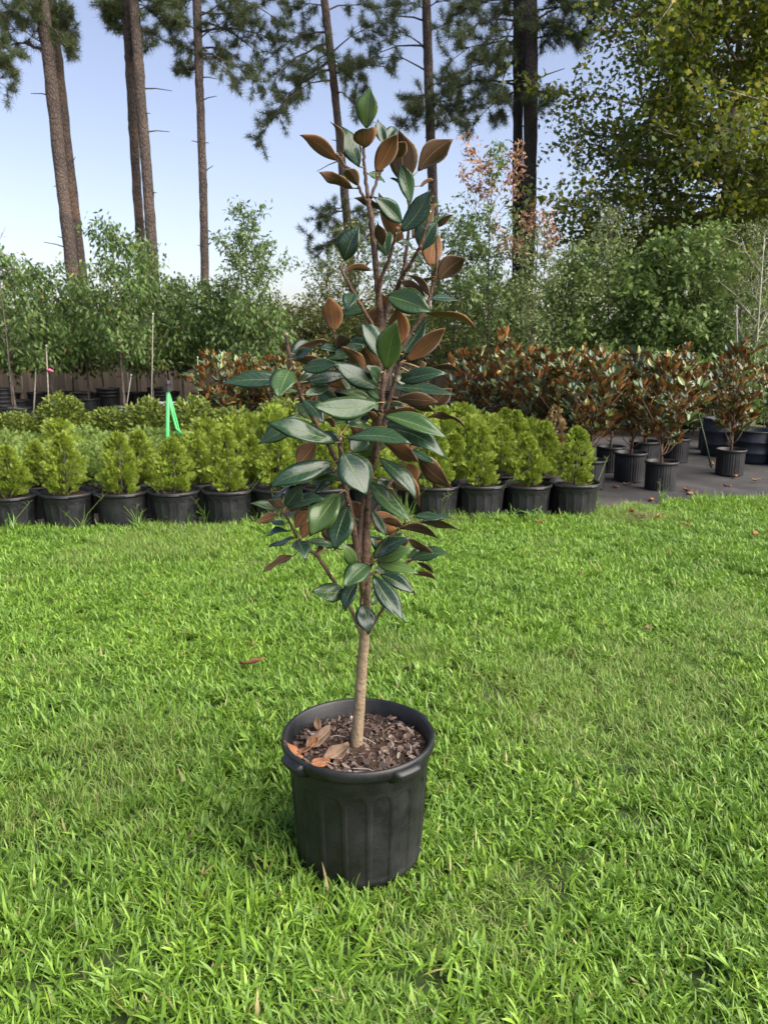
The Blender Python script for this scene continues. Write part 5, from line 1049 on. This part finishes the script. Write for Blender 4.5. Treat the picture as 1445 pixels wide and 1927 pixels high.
# tall weeds along the front row of pots
def weed(label, p, n, L, stems, seed, leafy=False, group=None):
    t = thing('weed_tuft', label, 'weed', p, 0, group)
    V, T = blades(n, .05 if not leafy else .16, L * .5, L, .005, .010, .5 if not leafy else .9, seed, .05 if not leafy else .10); link('blade_tuft', np_mesh('blades', V, T, M['weed'], True), t)
    r = random.Random(seed)
    for k in range(stems):
        a = r.uniform(0, 6.28); l = L * r.uniform(1.0, 1.7); d = Vector((math.cos(a) * .45, math.sin(a) * .3, 1)).normalized(); mb = MB(); tip = d * l + Vector((math.cos(a), math.sin(a), 0)) * l * .2
        mb.tube([Vector((0, 0, 0)), d * l * .55, tip], [.0022, .0017, .0010], 5)
        for j in range(4):
            e = Vector((math.cos(a + j * 1.5), math.sin(a + j * 1.5) * .6, .7)).normalized() * r.uniform(.03, .06); mb.tube([tip - d * .012 * j, tip - d * .012 * j + e], [.0012, .0006], 4)
        link('seed_stalk', mb.mesh('seed_stalk', M['fine_grass']), t)
wd = [(440, 990, 26, .20, 2, 'tall crabgrass tuft before the pot beside the young tree'), (392, 990, 18, .16, 2, 'crabgrass tuft growing in the gap between two row pots'), (265, 1002, 16, .13, 3, 'short seeding crabgrass tuft before the smooth-sided pot'), (345, 996, 14, .14, 2, 'thin crabgrass tuft before the orange-flecked arborvitae'), (20, 1008, 16, .14, 1, 'broad crabgrass tuft at the lawn edge by the fluted pots'), (150, 1006, 14, .13, 1, 'small crabgrass tuft under the fluted pots'), (500, 985, 20, .20, 1, 'upright crabgrass tuft beside the pot half hidden by the young tree'), (760, 986, 26, .18, 4, 'seeding crabgrass clump behind the young tree'), (830, 986, 20, .15, 3, 'seeding crabgrass tuft before the pot next to the young tree'), (905, 978, 18, .13, 1, 'low crabgrass tuft at the pots near the weed mound'), (1108, 968, 34, .20, 1, 'lush crabgrass tuft at the last pot of the front row'), (1240, 946, 12, .10, 0, 'small green weed growing through the fabric edge'), (520, 1003, 14, .16, 1, 'stray crabgrass shoots on the lawn before the pots')]
for k, (x, y, n_, L, s_, lab) in enumerate(wd): weed(lab, G(x, y), int(n_ * 1.5), L * 1.5, s_ + 1, 400 + k)
weed('low mound of leafy weeds at the foot of the pots', G(985, 985), 170, .085, 0, 450, True)
weed('low leafy weeds beside the weed mound', G(925, 984), 110, .075, 0, 451, True)
mb = MB()
for k in range(140):
    a = random.uniform(0, 6.28); q = abs(random.gauss(0, .13)); c = Vector((q * math.cos(a) * 1.5, q * math.sin(a), .045 + random.uniform(0, .03) * (1 - min(1, q / .3)))); d = random.uniform(0, 6.28); l = random.uniform(.03, .09); mb.tube([c, c + Vector((math.cos(d) * l, math.sin(d) * l, random.uniform(-.01, .02)))], [.0022, .0015], 4)
tr = stuff(link('dry_thatch', mb.mesh('dry_thatch', M['dead_leaf_grey']), None, G(1205, 984))); tag(tr, 'brown clump of dry thatch on the grass near the fabric', 'dry grass')
